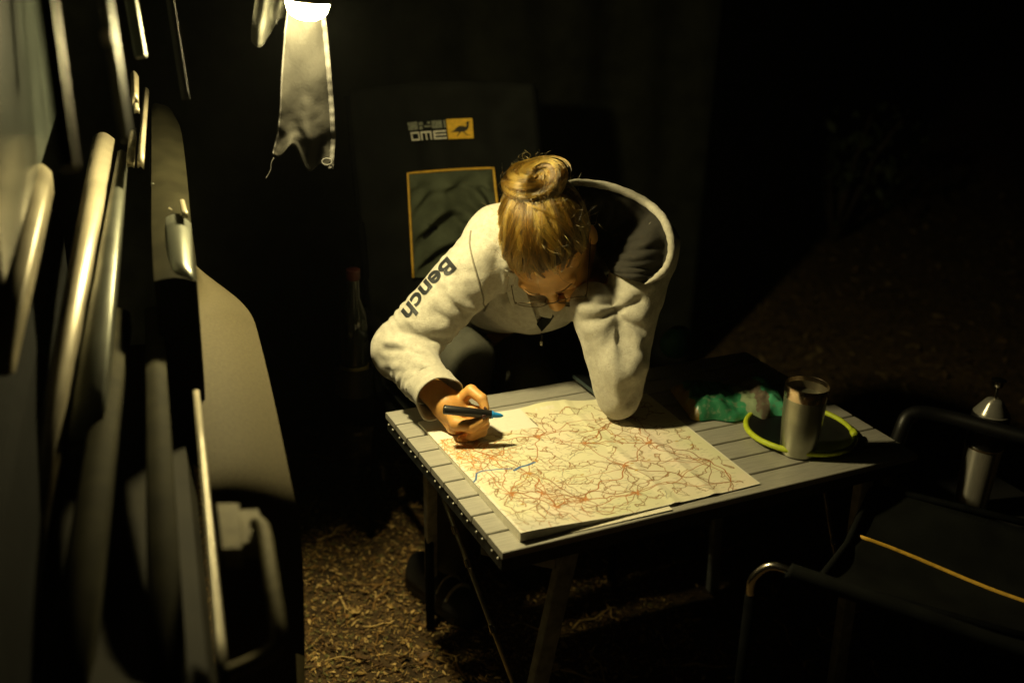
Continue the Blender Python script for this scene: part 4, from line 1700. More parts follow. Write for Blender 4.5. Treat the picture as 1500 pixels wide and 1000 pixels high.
S.cut(S.ell(np.array(at(905, 338, 2.205)), [np.array(q) for q in (RGT, UPV, FWD)], (.078, .070, .075)), .02)
folds([
    # right sleeve: bunched folds inside the bend, round the elbow and above the cuff
    ([(712, 448), (694, 446), (676, 428), (668, 405)], .008, .007), ([(704, 462), (682, 458), (655, 440), (645, 424)], .008, .008),
    ([(690, 478), (664, 474), (640, 458)], .008, .006), ([(700, 455), (676, 450), (660, 430)], .006, -.005),
    ([(650, 498), (618, 494), (580, 484)], .008, .006), ([(640, 512), (600, 504), (566, 500)], .007, -.005), ([(628, 524), (592, 512), (562, 512)], .008, .007),
    ([(612, 540), (584, 528), (560, 528)], .007, .004), ([(622, 552), (600, 556), (584, 560)], .008, .003),
    ([(612, 590), (630, 566), (652, 556)], .006, .003),
    ([(600, 470), (622, 478), (650, 480)], .007, -.004), ([(575, 500), (600, 515), (630, 516)], .006, -.004), ([(566, 545), (590, 545), (620, 538)], .007, .005),
    ([(575, 560), (598, 566), (622, 560)], .006, -.003), ([(590, 575), (608, 575), (628, 565)], .006, .004), ([(690, 400), (676, 396), (660, 402)], .006, .003),
    # chest
    ([(738, 455), (760, 470), (790, 482)], .009, .006), ([(760, 430), (776, 450), (790, 474)], .008, -.006), ([(812, 486), (830, 476), (850, 472)], .008, .005),
    ([(735, 440), (748, 462), (770, 484)], .009, -.004),
    # shoulder and collar folds
    ([(728, 372), (726, 400), (716, 440)], .009, .007), ([(742, 390), (738, 420), (742, 448)], .008, -.007), ([(752, 400), (752, 430), (758, 450)], .009, .008),
    ([(735, 400), (730, 430), (735, 450)], .007, .006),
    # left sleeve: long folds run out from the crook of the arm to its outer edge and down to the elbow
    ([(903, 452), (925, 432), (955, 416), (990, 408)], .008, -.011), ([(905, 456), (935, 440), (990, 432)], .008, .009), ([(906, 460), (940, 462), (985, 470)], .008, -.010),
    ([(908, 466), (942, 484), (975, 504)], .008, .009), ([(908, 470), (935, 500), (966, 536)], .008, -.010), ([(908, 476), (924, 512), (950, 560)], .008, .010),
    ([(905, 456), (909, 490), (912, 530)], .009, .016), ([(904, 470), (900, 510), (902, 560), (908, 590)], .008, -.010),
    ([(850, 432), (872, 446), (896, 446)], .007, .007), ([(856, 452), (878, 454), (900, 448)], .007, -.008), ([(856, 470), (880, 468), (902, 454)], .007, .007),
    ([(866, 486), (884, 480), (902, 462)], .007, -.006), ([(862, 500), (874, 530), (886, 572)], .009, .004),
    ([(952, 556), (938, 582), (920, 600)], .007, -.006), ([(944, 552), (930, 578), (912, 594)], .007, .006),
])
Vs, Fs = S.mesh()
Vs = relax(Vs, Fs, 2, .5)
nv_ = np.zeros_like(Vs)
fn = np.cross(Vs[Fs[:, 2]] - Vs[Fs[:, 0]], Vs[Fs[:, 3]] - Vs[Fs[:, 1]])
for k in range(4):
    np.add.at(nv_, Fs[:, k], fn)
nv_ /= np.linalg.norm(nv_, axis=1, keepdims=True) + 1e-12
dz = np.array([mnoise.noise((p[0] * 17, p[1] * 17, p[2] * 17)) * .0038 + mnoise.noise((p[0] * 42 + 3, p[1] * 42, p[2] * 42)) * .0014 for p in Vs])
def along(A_, B_):
    d_ = B_ - A_
    L2 = d_ @ d_
    t_ = ((Vs - A_) @ d_) / L2
    r_ = np.linalg.norm(Vs - A_ - t_[:, None] * d_, axis=1)
    return t_, r_, math.sqrt(L2)


for A_, B_, amp in ((RS, RE, .0013), (RE, RW, .0016)):
    t_, r_, L_ = along(np.array(A_), np.array(B_))
    w_ = np.clip(1 - np.abs(t_ - .6) / .55, 0, 1) * (r_ < .09)
    ph_n = np.array([mnoise.noise((p[0] * 9, p[1] * 9, p[2] * 9)) for p in Vs])
    ph_m = np.array([max(0, mnoise.noise((p[0] * 13 + 7, p[1] * 13, p[2] * 13)) + .25) for p in Vs])
    sgn = np.sin(t_ * L_ * 230 + ph_n * 9)
    dz = dz + amp * w_ * ph_m * 2.2 * np.where(sgn > 0, np.abs(sgn), -np.abs(sgn) ** .5)
Vs = Vs + nv_ * dz[:, None]
sw = np_obj('sweater', [(Vs, Fs)], M['sweater'], pe)
BV = BVHTree.FromPolygons([Vector(p) for p in Vs], [tuple(int(i) for i in q) for q in Fs])


def on_sw(px, py, off=.001):
    d = (at(px, py, 1.0) - CAM).normalized()
    loc, nor, i, ds = BV.ray_cast(CAM + d * 1.2, d)
    if loc is None:
        return None
    if nor.dot(d) > 0:
        nor = -nor
    return loc + nor * off


cr_rows = []
wv_ = Vector(wd)
c1 = wv_.orthogonal().normalized()
c2 = wv_.cross(c1)
for i, (f_, r_) in enumerate(((-.036, .0455), (-.030, .0475), (-.020, .0468), (-.008, .0472), (.006, .0495), (.011, .0505), (.013, .0490), (.011, .0470), (.0, .0440), (-.02, .0400))):
    cr_rows.append([Vector(RW) + wv_ * (f_ + .004 * math.sin(a * 2 + 1)) + (c1 * math.cos(a) + c2 * math.sin(a)) * (r_ * (1 + .035 * math.sin(a * 3 + f_ * 60) + .02 * math.sin(a * 5))) for a in [2 * math.pi * k / 40 for k in range(41)]])
cf_ = MB()
cf_.grid(cr_rows)
cf_.build('cuff', M['sweater'], sw, smooth=True)


def seam(name, pxl, r, mat, n=6, par=sw):
    P = [on_sw(*q, .0006) for q in pxl]
    P = [p for p in P if p is not None]
    Q = []
    for a, b in zip(P[:-1], P[1:]):
        for k in range(n):
            c = a.lerp(b, k / n)
            nn = BV.find_nearest(c)
            Q.append(nn[0] + (CAM - nn[0]).normalized() * .0008)
    Q.append(P[-1])
    MB().tube(Q, r, 8).build(name, mat, par, smooth=True)


seam('armhole_seam', [(690, 338), (688, 355), (692, 378), (698, 400), (703, 420), (708, 445), (710, 455)], .0019, M['seam'])
seam('cuff_seam', [(612, 594), (622, 578), (634, 566), (648, 558), (658, 562)], .0015, M['seam'])

# letters down the sleeve: each is flat print laid on the cloth
fc = bpy.data.curves.new('sleeve_letters', 'FONT')
fc.body = 'Bench'
fc.size = 1.0
fc.offset = .030
fc.shear = .12
fc.resolution_u = 6
fo = bpy.data.objects.new('sleeve_letters', fc)
COL.objects.link(fo)
dg = bpy.context.evaluated_depsgraph_get()
fm = bpy.data.meshes.new_from_object(fo.evaluated_get(dg))
bpy.data.objects.remove(fo)
bm = bmesh.new()
bm.from_mesh(fm)
bmesh.ops.triangulate(bm, faces=bm.faces)
for _ in range(3):
    es = [e for e in bm.edges if e.calc_length() > .07]
    if es:
        bmesh.ops.subdivide_edges(bm, edges=es, cuts=1)
        bmesh.ops.triangulate(bm, faces=bm.faces)
xs = [v.co.x for v in bm.verts]
x0, x1 = min(xs), max(xs)
# along the arm from near the shoulder to above the elbow; letter tops face the front
LA0, LA1 = Vector((654, 374)), Vector((585, 456))
dirL = (LA1 - LA0)
upL = Vector((dirL.y, -dirL.x)).normalized()
if upL.y < 0:
    upL = -upL
ok = True
for v in bm.verts:
    s_ = (v.co.x - x0) / (x1 - x0)
    base = LA0 + dirL * s_ + Vector((-1, -1)).normalized() * (3.0 * math.sin(math.pi * s_) - 3)
    q = base + upL * (v.co.y * 30)
    loc = on_sw(q.x, q.y, .0011)
    if loc is None:
        # over the edge of the sleeve: the nearest cloth
        loc = BV.find_nearest(at(q.x, q.y, 2.22))[0]
    v.co = loc
bm.to_mesh(fm)
bm.free()
fm.materials.clear()
fm.materials.append(M['print'])
fm.name = 'sleeve_print'
sp = bpy.data.objects.new('sleeve_print', fm)
COL.objects.link(sp)
attach(sp, sw)

# hood lying back round the neck: a thick rim, the shade inside put into a dark lining colour
rim = catmull([at(812, 278, 2.380), at(838, 268, 2.400), at(868, 269, 2.390), at(905, 277, 2.360), at(942, 294, 2.310), at(968, 316, 2.240), at(982, 344, 2.175), at(984, 370, 2.150), at(976, 392, 2.145), at(962, 406, 2.155), at(945, 416, 2.190)], 6)
ncx, n_ = at(880, 372, 2.22), len(rim)
QS = (.10, .22, .36, .5, .64, .78, .9, 1.0)
XYp, Td, Tr = [], [], []
for k, p in enumerate(rim):
    s_ = k / (n_ - 1)
    v_ = p - CAM
    t_ = v_.dot(FWD)
    px_, py_ = 750 + v_.dot(RGT) / t_ * FPX, 500 - v_.dot(UPV) / t_ * FPX
    e_ = (850 + 45 * s_, 320 + 80 * s_)
    r1, r2 = [], []
    for q_ in QS:
        x_, y_ = px_ * (1 - q_) + e_[0] * q_, py_ * (1 - q_) + e_[1] * q_
        h_ = on_sw(x_, y_, .0)
        r1.append((x_, y_))
        r2.append((h_ - CAM).dot(FWD) if h_ is not None else t_ + .05 * q_)
    XYp.append(r1)
    Td.append(r2)
    Tr.append(t_)
Td = np.array(Td)
for _ in range(4):
    P_ = np.pad(Td, 1, mode='edge')
    Td = np.minimum(Td, (P_[:-2, 1:-1] + P_[2:, 1:-1] + P_[1:-1, :-2] + P_[1:-1, 2:] + 2 * Td) / 6)
RD = np.minimum(np.array(Tr) - .012, Td[:, :3].min(axis=1) - .034)
for _ in range(6):
    P_ = np.pad(RD, 1, mode='edge')
    RD = (P_[:-2] + P_[2:] + RD) / 3
rim2 = [CAM + (p - CAM) * (RD[k] / Tr[k]) for k, p in enumerate(rim)]
rows, band = [], []
for k, p in enumerate(rim):
    row = [rim2[k]]
    for n2, q_ in enumerate(QS):
        f0 = max(0, 1 - q_ / .45)
        td = Td[k][n2] - .012 - .026 * math.sin(math.pi * min(1, q_ * 1.15)) - .006 * math.sin(k * .55 + q_ * 5) * math.sin(math.pi * q_) - .004 * math.sin(k * 1.3 - q_ * 9) * math.sin(math.pi * q_)
        tl = Tr[k] + .010
        t2 = td if td < tl else td * (1 - f0) + tl * f0
        row.append(at(*XYp[k][n2], t2))
    rows.append(row)
    band.append([p + (CAM - p).normalized() * .004, row[1] + (CAM - p).normalized() * .004, row[1].lerp(row[2], .08) + (CAM - p).normalized() * .003])
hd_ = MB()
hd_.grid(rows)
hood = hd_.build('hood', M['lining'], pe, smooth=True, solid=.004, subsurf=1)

rp = MB()
rp.tube(rim2, [min(1, (n_ - k + 1) / 9) * .0062 + .0026 * math.sin(math.pi * k / (n_ - 1)) + .0006 * math.sin(k * 1.9) for k in range(n_)], 12)
rp.build('hood_rim', M['sweater'], hood, smooth=True)
out = MB()
rows = []
for k, p in enumerate(rim):
    s_ = k / (n_ - 1)
    nn = BV.find_nearest(p + FWD * .07 + Vector((0, 0, -.05)) + RGT * .01)[0]
    rows.append([p + FWD * .004, p.lerp(nn, .5) + RGT * .006 + UPV * .006, nn])
out.grid(rows)
out.build('hood_back', M['sweater'], hood, smooth=True, solid=.005, subsurf=1)
# front opening: two collar flaps, dark zip end and a draw cord
for pl in (([(735, 392), (762, 402)], [(741, 428), (772, 428)], [(755, 462), (782, 456)], [(774, 484), (791, 480)]),
           ([(786, 440), (838, 450)], [(788, 452), (842, 462)], [(790, 464), (842, 472)], [(794, 474), (836, 482)], [(798, 482), (822, 488)])):
    rows = []
    for a, c in pl:
        pa_, pc_ = on_sw(*a, .0), on_sw(*c, .0)
        if pa_ is None or pc_ is None:
            continue
        rr_ = []
        for k in range(9):
            x_, y_ = a[0] + (c[0] - a[0]) * k / 8, a[1] + (c[1] - a[1]) * k / 8
            b_ = on_sw(x_, y_, .0)
            b_ = pa_.lerp(pc_, k / 8) if b_ is None else b_
            e_ = k / 8 if pl[0][0][0] < 780 else 1 - k / 8
            rr_.append(b_ + (CAM - b_).normalized() * (.001 + .024 * e_ ** 1.3))
        rows.append(rr_)
    if len(rows) > 2:
        f_ = MB()
        f_.grid(rows)
        f_.build('collar_flap', M['sweater'], sw, smooth=True, solid=.005, subsurf=2)
zp = [on_sw(*q, .010) for q in ((786, 470), (792, 460), (804, 452), (809, 458), (802, 468), (793, 478))]
if all(p is not None for p in zp):
    z_ = MB()
    z_.add(zp, [tuple(range(6))])
    z_.build('zip_garage', M['black_cloth'], sw, solid=.004)
c0 = next(p for p in (on_sw(793, y_, .006) for y_ in range(484, 430, -3)) if p is not None)
MB().tube([c0, at(794, 492, (c0 - CAM).dot(FWD)), at(793, 500, (c0 - CAM).dot(FWD) - .002)], [.0016, .0018, .0016], 8).build('draw_cord', M['hem'], sw, smooth=True)
MB().tube([at(793, 500, (c0 - CAM).dot(FWD) - .002), at(792.5, 506, (c0 - CAM).dot(FWD) - .002)], [.0026, .0030], 8).build('cord_end', M['logo_white'], sw, smooth=True)

# --- trousers
K1, K2 = np.array(aty(682, 524, .78)), np.array(aty(778, 572, .74))
K1[2] -= .0
A1, A2 = np.array((.235, .74, .13)), np.array((.44, .80, .13))
H1, H2 = PEL + np.array((-.085, .04, -.03)), PEL + np.array((.085, .04, -.03))
lo = np.min([K1, K2, A1, A2, H1, H2], axis=0) - .12
hi = np.max([K1, K2, A1, A2, H1, H2], axis=0) + np.array((.14, .14, .22))
S = SDF(lo, hi, .0065)
S.u(S.cone(H1 + np.array((0, .02, 0)), H2 + np.array((0, .02, 0)), .115, .115), .03)
S.u(S.cone((H1 + H2) / 2 + np.array((0, .02, .03)), np.array((.41, .96, .72)), .11, .10, sc=(1.3, 1, 1)), .03)
S.u(group_cones([(H1, K1, .088, .068), (K1, A1, .066, .046)], .015), .03)
S.u(group_cones([(H2, K2, .088, .068), (K2, A2, .066, .046)], .015), .02)
Vt, Ft = S.mesh()
Vt = relax(Vt, Ft, 2)
Vt += np.array([[0, 0, mnoise.noise((p[0] * 20, p[1] * 20, p[2] * 14)) * .005] for p in Vt])
np_obj('trousers', [(Vt, Ft)], M['trousers'], pe)


# --- shoes
def shoe(ank, tx, ty):
    ank = Vector(ank)
    d = Vector((tx, ty, 0)).normalized()
    s_ = Vector((-d.y, d.x, 0))
    prof = [(-.075, .030, .075), (-.06, .034, .085), (-.02, .036, .088), (.03, .038, .075), (.08, .043, .058), (.125, .040, .048), (.155, .028, .036), (.168, .010, .024)]
    b = MB()
    rows = []
    for f, w_, h_ in prof:
        c = Vector((ank.x, ank.y, 0)) + d * f
        rows.append([c + s_ * (w_ * math.cos(a)) + Vector((0, 0, .014 + h_ * max(0, math.sin(a)) ** .8)) for a in [math.pi * k / 12 for k in range(13)]])
    b.grid(rows)
    o = b.build('shoe', M['shoe'], pe, smooth=True, solid=.004)
    b = MB()
    out_ = [Vector((ank.x, ank.y, 0)) + d * f + s_ * w_ * 1.06 for f, w_, h_ in prof] + [Vector((ank.x, ank.y, 0)) + d * f - s_ * w_ * 1.06 for f, w_, h_ in prof[::-1]]
    n = len(out_)
    b.add([p + Vector((0, 0, .001)) for p in out_] + [p + Vector((0, 0, .020)) for p in out_], [(i, (i + 1) % n, n + (i + 1) % n, n + i) for i in range(n)] + [tuple(range(n))[::-1], tuple(range(n, 2 * n))])
    b.build('sole', M['black_rubber'], o, bevel=.002)
    for f, w_, h_ in ((.02, .0385, .079), (.055, .041, .068), (.09, .0432, .058)):
        c = Vector((ank.x, ank.y, 0)) + d * f
        MB().tube([c + s_ * (w_ * math.cos(a)) + Vector((0, 0, .018 + h_ * max(0, math.sin(a)) ** .8)) for a in [math.pi * k / 14 for k in range(2, 13)]], .006, 8, flat=.4).build('strap', M['shoe_strap'], o, smooth=True)


shoe((.205, .775, .13), .3, -.9)
shoe((.43, .86, .13), .2, -.9)

# --- hair: a close cap, combed strands drawn up into a top knot
BUN = at(783, 267, 2.105)
bdir = (BUN - HC).normalized()


def skull(d, k=1.0):
    """point of the scalp in direction d (head frame r, f, u) from the middle of the head"""
    r_, f_, u_ = d
    q = math.sqrt((r_ / .0755) ** 2 + ((f_) / .094) ** 2 + (u_ / .083) ** 2)
    return hp(r_ / q * k, f_ / q * k - .008, u_ / q * k + .018)


hm, nt, b0 = new_mat('golden_brown_hair')
nt.nodes.remove(b0)
ph_ = nt.nodes.new('ShaderNodeBsdfHairPrincipled')
ph_.parametrization = 'COLOR'
ph_.inputs['Color'].default_value = (.15, .064, .014, 1)
ph_.inputs['Roughness'].default_value = .22
ph_.inputs['Radial Roughness'].default_value = .45
ph_.inputs['Random Roughness'].default_value = .3
lk = nt.nodes.new('ShaderNodeAttribute')
lk.attribute_name = 'lock'
rmp = nt.nodes.new('ShaderNodeValToRGB')
for q_, (p_, c_) in enumerate(((0, (.030, .016, .004)), (.45, (.105, .055, .010)), (1, (.27, .155, .028)))):
    e_ = rmp.color_ramp.elements[q_ if q_ < 1 else -1] if q_ != 1 else rmp.color_ramp.elements.new(.45)
    e_.position = p_
    e_.color = (*c_, 1)
nt.links.new(lk.outputs['Fac'], rmp.inputs['Fac'])
nt.links.new(rmp.outputs['Color'], ph_.inputs['Color'])
nt.links.new(ph_.outputs[0], nt.nodes['Material Output'].inputs[0])

bl = Vector((bdir.dot(Rh), bdir.dot(Fh), bdir.dot(Uh))).normalized()
cap_v = []
rows = []
for i in range(25):
    th_ = math.pi * (i / 24) * .575
    row = []
    for j in range(48):
        a = 2 * math.pi * j / 48
        # cap axis tilts back from the crown
        axd = Vector((0, -.50, .86)).normalized()
        e1 = Vector((1, 0, 0))
        e2 = axd.cross(e1)
        front = max(0, math.cos(a - math.pi / 2) * 0 + (e1 * math.cos(a) + e2 * math.sin(a)).dot(Vector((0, 1, 0))))
        th2 = th_ * (1.0 - .17 * front)
        d = axd * math.cos(th2) + (e1 * math.cos(a) + e2 * math.sin(a)) * math.sin(th2)
        row.append(skull(d, 1.02))
    row.append(row[0])
    rows.append(row)
hcap = MB()
hcap.grid(rows)
hair = hcap.build('hair', M['hair_cap'], pe, smooth=True)
hb = MB()
hb.lathe(BUN - Uh * .012, [(.004, -.02), (.030, -.014), (.038, .0), (.034, .014), (.018, .020), (.004, .014)], 28, axis=(Uh * .8 - Fh * .35 + UPV * .1).normalized())
hb.build('top_knot', M['hair_cap'], hair, smooth=True)
axd = Vector((0, -.50, .86)).normalized()
e1 = Vector((1, 0, 0))
e2 = axd.cross(e1)
hr_ = random.Random(11)
BB = skull(bl, 1.05)
strands = []


def sweep(d, end, lift, bend, wamp, wph, wfr, n=15):
    pts = []
    lat = d.cross(end)
    for i in range(n):
        s_ = i / (n - 1)
        q = d * (1 - s_) + end * s_ + lat * (bend * math.sin(math.pi * s_) + wamp * math.sin(s_ * wfr + wph))
        q = q.normalized()
        kk = 1.0 + (lift - 1.0) * math.sin(math.pi * min(1, .10 + s_ * .6)) + .05 * s_ ** 3
        pts.append(np.array(skull(q, kk)))
    return np.array(pts)


lks = []
for lock in range(430):
    lv = hr_.random()
    th_ = math.pi * .60 * (1 - .93 * hr_.random() ** 1.5)
    if lock < 210:
        th_ = math.pi * .60 * hr_.uniform(.90, 1.07)
    a = hr_.uniform(0, 6.2832)
    th_ *= 1.0 - .17 * max(0, e2.y * math.sin(a))
    d0 = axd * math.cos(th_) + (e1 * math.cos(a) + e2 * math.sin(a)) * math.sin(th_)
    tu = mnoise.noise((d0.x * 4, d0.y * 4, d0.z * 4))
    bend0 = tu * .26 + hr_.gauss(0, .10)
    lift0 = 1.026 + .085 * hr_.random() ** 2
    end0 = (bl + Vector((hr_.gauss(0, .13), hr_.gauss(0, .13), hr_.gauss(0, .13)))).normalized()
    wa0, wp0, wf0 = hr_.uniform(.008, .055), hr_.uniform(0, 6.28), hr_.uniform(5, 10)
    spread = hr_.uniform(.008, .026)
    for q in range(hr_.randint(11, 20)):
        d = (d0 + Vector((hr_.gauss(0, spread), hr_.gauss(0, spread), hr_.gauss(0, spread)))).normalized()
        end = (end0 + Vector((hr_.gauss(0, .02), hr_.gauss(0, .02), hr_.gauss(0, .02)))).normalized()
        lks.append(min(1, max(0, lv + hr_.gauss(0, .12))))
        strands.append(sweep(d, end, lift0 + hr_.gauss(0, .008), bend0 + hr_.gauss(0, .012), wa0 * hr_.uniform(.6, 1.3), wp0 + hr_.gauss(0, .25), wf0))
hair_obj('combed_strands', strands, .00042, hm, hair, locks=lks)
# the knot: locks wound into a loose spiral, seen from above
kn = (-FWD * .80 + UPV * .50 - RGT * .12).normalized()
k1 = (RGT - kn * RGT.dot(kn)).normalized()
k2 = kn.cross(k1)
strands = []
lks = []
for lock in range(90):
    lv = hr_.random()
    a0 = hr_.uniform(0, 6.2832)
    turn = hr_.uniform(1.8, 4.2)
    mn0 = hr_.uniform(0, 6.2832)
    rb = .0235 * hr_.uniform(.55, 1.06)
    R00 = .0335 * hr_.uniform(.80, 1.16)
    shr = hr_.uniform(.05, .45)
    tw = hr_.uniform(.4, 2.0)
    up0 = hr_.gauss(0, .0045)
    for q in range(26):
        lks.append(min(1, max(0, lv + hr_.gauss(0, .12))))
        ja, jm, jr = hr_.gauss(0, .10), hr_.gauss(0, .16), hr_.gauss(0, .0011)
        n = 20
        pts = []
        for i in range(n):
            s_ = i / (n - 1)
            a = a0 + ja + turn * s_
            mn = mn0 + jm + tw * s_
            R0 = R00 * (1 - shr * s_) * (1 + .10 * math.sin(a * 2 + 1) + .06 * math.sin(3 * a))
            r_ = rb + jr + .002 * math.sin(a * 3 + mn0)
            rad = R0 + math.cos(mn) * r_
            pts.append(np.array(BUN + (k1 * math.cos(a) * 1.12 + k2 * math.sin(a) * .98) * rad + kn * (math.sin(mn) * r_ * 1.0 + up0 + .004 * math.sin(a * 2))))
        strands.append(np.array(pts))
for q in range(520):
    a = hr_.uniform(0, 6.2832)
    p0 = BB + (k1 * math.cos(a) + k2 * math.sin(a)) * hr_.uniform(.012, .036) - kn * .012
    p1 = BUN + (k1 * math.cos(a + .5) + k2 * math.sin(a + .5)) * .048 - kn * .004
    p2 = BUN + (k1 * math.cos(a + 1.3) + k2 * math.sin(a + 1.3)) * .044 + kn * .014
    p3 = BUN + (k1 * math.cos(a + 2.2) + k2 * math.sin(a + 2.2)) * .024 + kn * .020
    strands.append(np.array([np.array(z) for z in catmull([p0, p1, p2, p3], 5)]))
lks += [hr_.random() for _ in range(520)]
hair_obj('knot_strands', strands, .00044, hm, hair, locks=lks)
strands = []
for k in range(330):
    # loose curls, frizz over the crown and a few long flyaways
    if k < 150:
        a = hr_.uniform(0, 6.2832)
        p = BUN + (k1 * math.cos(a) + k2 * math.sin(a)) * hr_.uniform(.036, .05) + kn * hr_.uniform(-.01, .02)
        d = ((k1 * math.cos(a) + k2 * math.sin(a)) * .8 + kn * .3 + UPV * .2 - RGT * .15 + Vector((hr_.gauss(0, .7), hr_.gauss(0, .7), hr_.gauss(0, .7)))).normalized()
        L = hr_.uniform(.008, .032)
        cu_, f_ = hr_.uniform(.003, .011), hr_.uniform(3, 8)
    else:
        th_ = hr_.uniform(.3, 1.75)
        a = hr_.uniform(0, 6.2832)
        dd = axd * math.cos(th_) + (e1 * math.cos(a) + e2 * math.sin(a)) * math.sin(th_)
        p = skull(dd, 1.045)
        nrm_ = (p - HC).normalized()
        tow = (BUN - p).normalized()
        d = (nrm_ * .35 + tow * hr_.uniform(-.4, .9) + Vector((hr_.gauss(0, .5), hr_.gauss(0, .5), hr_.gauss(0, .5)))).normalized()
        L = hr_.uniform(.015, .055)
        cu_, f_ = hr_.uniform(.002, .008), hr_.uniform(2, 7)
    s1 = d.orthogonal().normalized()
    s2 = d.cross(s1)
    ph0 = hr_.uniform(0, 6)
    strands.append(np.array([np.array(p + d * (L * i / 15) + (s1 * (math.cos(f_ * i / 15 + ph0) - math.cos(ph0)) + s2 * (math.sin(f_ * i / 15 + ph0) - math.sin(ph0))) * cu_) for i in range(16)]))
# the long curl that stands out over her right shoulder
strands.append(np.array([np.array(q) for q in catmull([at(742, 335, 2.16), at(725, 322, 2.15), at(709, 328, 2.15), at(712, 336, 2.15), at(732, 333, 2.155)], 5)]))
hair_obj('flyaway_hair', strands, .00026, hm, hair, tip=.6)

# --- spectacles
gl = thing('eyeglasses', hp(0, .10, -.01), 'thin wire eyeglasses worn by the woman looking down', 'eyeglasses')
fz = .108
for s in (-1, 1):
    MB().tube([hp(s * .036 + .0265 * math.cos(a), fz - .004 * abs(math.cos(a)) * (1 if math.cos(a) * s > 0 else .2), -.016 + .0205 * math.sin(a)) for a in [2 * math.pi * k / 30 for k in range(30)]], .0010, 8, closed=True).build('lens_rim', M['wire'], gl, smooth=True)
    lens = MB()
    lens.add([hp(s * .036 + .026 * math.cos(a), fz - .004 * abs(math.cos(a)) * (1 if math.cos(a) * s > 0 else .2), -.016 + .020 * math.sin(a)) for a in [2 * math.pi * k / 30 for k in range(30)]], [tuple(range(30))])
    gmat = bpy.data.materials.get('lens_glass')
    if gmat is None:
        gmat, nt, bs = new_mat('lens_glass')
        nt.nodes.remove(bs)
        t1, g1, m1 = nt.nodes.new('ShaderNodeBsdfTransparent'), nt.nodes.new('ShaderNodeBsdfGlossy'), nt.nodes.new('ShaderNodeMixShader')
        g1.inputs['Roughness'].default_value = .05
        m1.inputs[0].default_value = .05
        nt.links.new(t1.outputs[0], m1.inputs[1])
        nt.links.new(g1.outputs[0], m1.inputs[2])
        nt.links.new(m1.outputs[0], nt.nodes['Material Output'].inputs[0])
    lens.build('lens', gmat, gl)
    MB().tube(catmull([hp(s * .0615, fz - .004, -.008), hp(s * .066, fz - .010, -.006), hp(s * .0725, .05, -.005), hp(s * .0785, .0, -.004), hp(s * .078, -.022, -.022)], 5), .0010, 8).build('temple', M['wire'], gl, smooth=True)
    MB().box(hp(s * .0635, fz - .005, -.007), (.004, .003, .004)).build('hinge', M['wire'], gl, bevel=.0006)
    MB().tube([hp(s * .012, fz - .002, -.014), hp(s * .0105, fz - .010, -.019)], .0014, 6).build('nose_pad', M['wire'], gl, smooth=True)
MB().tube(catmull([hp(-.0095, fz, -.012), hp(-.004, fz + .002, -.007), hp(.004, fz + .002, -.007), hp(.0095, fz, -.012)], 4), .0011, 8).build('bridge', M['wire'], gl, smooth=True)

# --- marker in the hand
mk = thing('marker', at(690, 604, 2.06), 'black marker with a blue tip held in the hand over the map', 'marker')
m0, m1, m2, m3, m4 = at(650, 599.5, 2.040), at(712, 605.5, 2.062), at(719, 607, 2.064), at(722, 607, 2.065), at(739, 609, 2.071)
dm = (m4 - m0).normalized()
LT = (m2 - m0).length
mb = MB()
mb.lathe(m0, [(.004, -.0008), (.0082, 0), (.0090, .0015), (.0090, LT * .80), (.0084, LT * .82), (.0084, LT)], 28, axis=dm)
mb.build('barrel', M['pen'], mk, smooth='auto')
mb = MB()
mb.lathe(m0, [(.0076, LT + .0002), (.0076, LT + .004), (.0058, LT + .0045), (.0052, LT + .012), (.0042, LT + .018), (.0030, LT + .0215), (.0012, LT + .0245)], 24, axis=dm)
mb.build('tip', M['pen_teal'], mk, smooth='auto')

# ================================================================== NEAR CHAIR, LOWER RIGHT
nc = thing('camp_chair', (.85, -.1, 0), 'empty black camp chair with yellow piping in the near right corner', 'camp chair', 'camp chairs')
F1, F2 = atz(1118, 826, .645), atz(1338, 606, .66)
bd = atz(1400, 917, .630) - F1
bd.z = 0
bd.normalize()
fd = (F2 - F1)
fd.z = 0
fdn = fd.normalized()
S0, S1 = atz(1213, 832, .585), atz(1281, 712, .585)
rows = []
L_ = .52
A0, B0 = S0.lerp(S1, -.12), S0.lerp(S1, 1.0)
for i in range(25):
    v = i / 24
    rows.append([A0.lerp(B0, u) + bd * (L_ * v) + Vector((0, 0, .0 - .05 * math.sin(math.pi * u) * (.4 + .6 * math.sin(math.pi * min(1, v + .15))) - .03 * v)) for u in [k / 24 for k in range(25)]])
q = MB()
q.grid(rows)
seat = q.build('seat', M['chair_cloth'], nc, smooth=True, solid=.006)
pp = [atz(x, y, z) for x, y, z in ((1257, 785, .452), (1290, 797, .447), (1340, 818, .44), (1400, 843, .432), (1450, 863, .426), (1505, 882, .42), (1560, 902, .415))]
fit_ = []
BVs = BVHTree.FromPolygons([Vector(p) for r in rows for p in r], [(i * 25 + j, i * 25 + j + 1, (i + 1) * 25 + j + 1, (i + 1) * 25 + j) for i in range(24) for j in range(24)])
for x, y in ((1257, 785), (1275, 791), (1300, 800), (1340, 816), (1380, 833), (1420, 850), (1460, 866), (1500, 880), (1540, 893)):
    d = (at(x, y, 1) - CAM).normalized()
    h_ = BVs.ray_cast(CAM, d)
    if h_[0] is not None:
        fit_.append(h_[0] - d * .006)
if len(fit_) > 2:
    MB().tube(fit_, .0042, 8).build('seat_piping', M['yellow'], seat, smooth=True)
MB().tube([A0 + Vector((0, 0, .008)), A0.lerp(B0, .5) + Vector((0, 0, -.03)), B0 + Vector((0, 0, .008))], .007, 8).build('front_hem', M['chair_cloth'], seat, smooth=True)
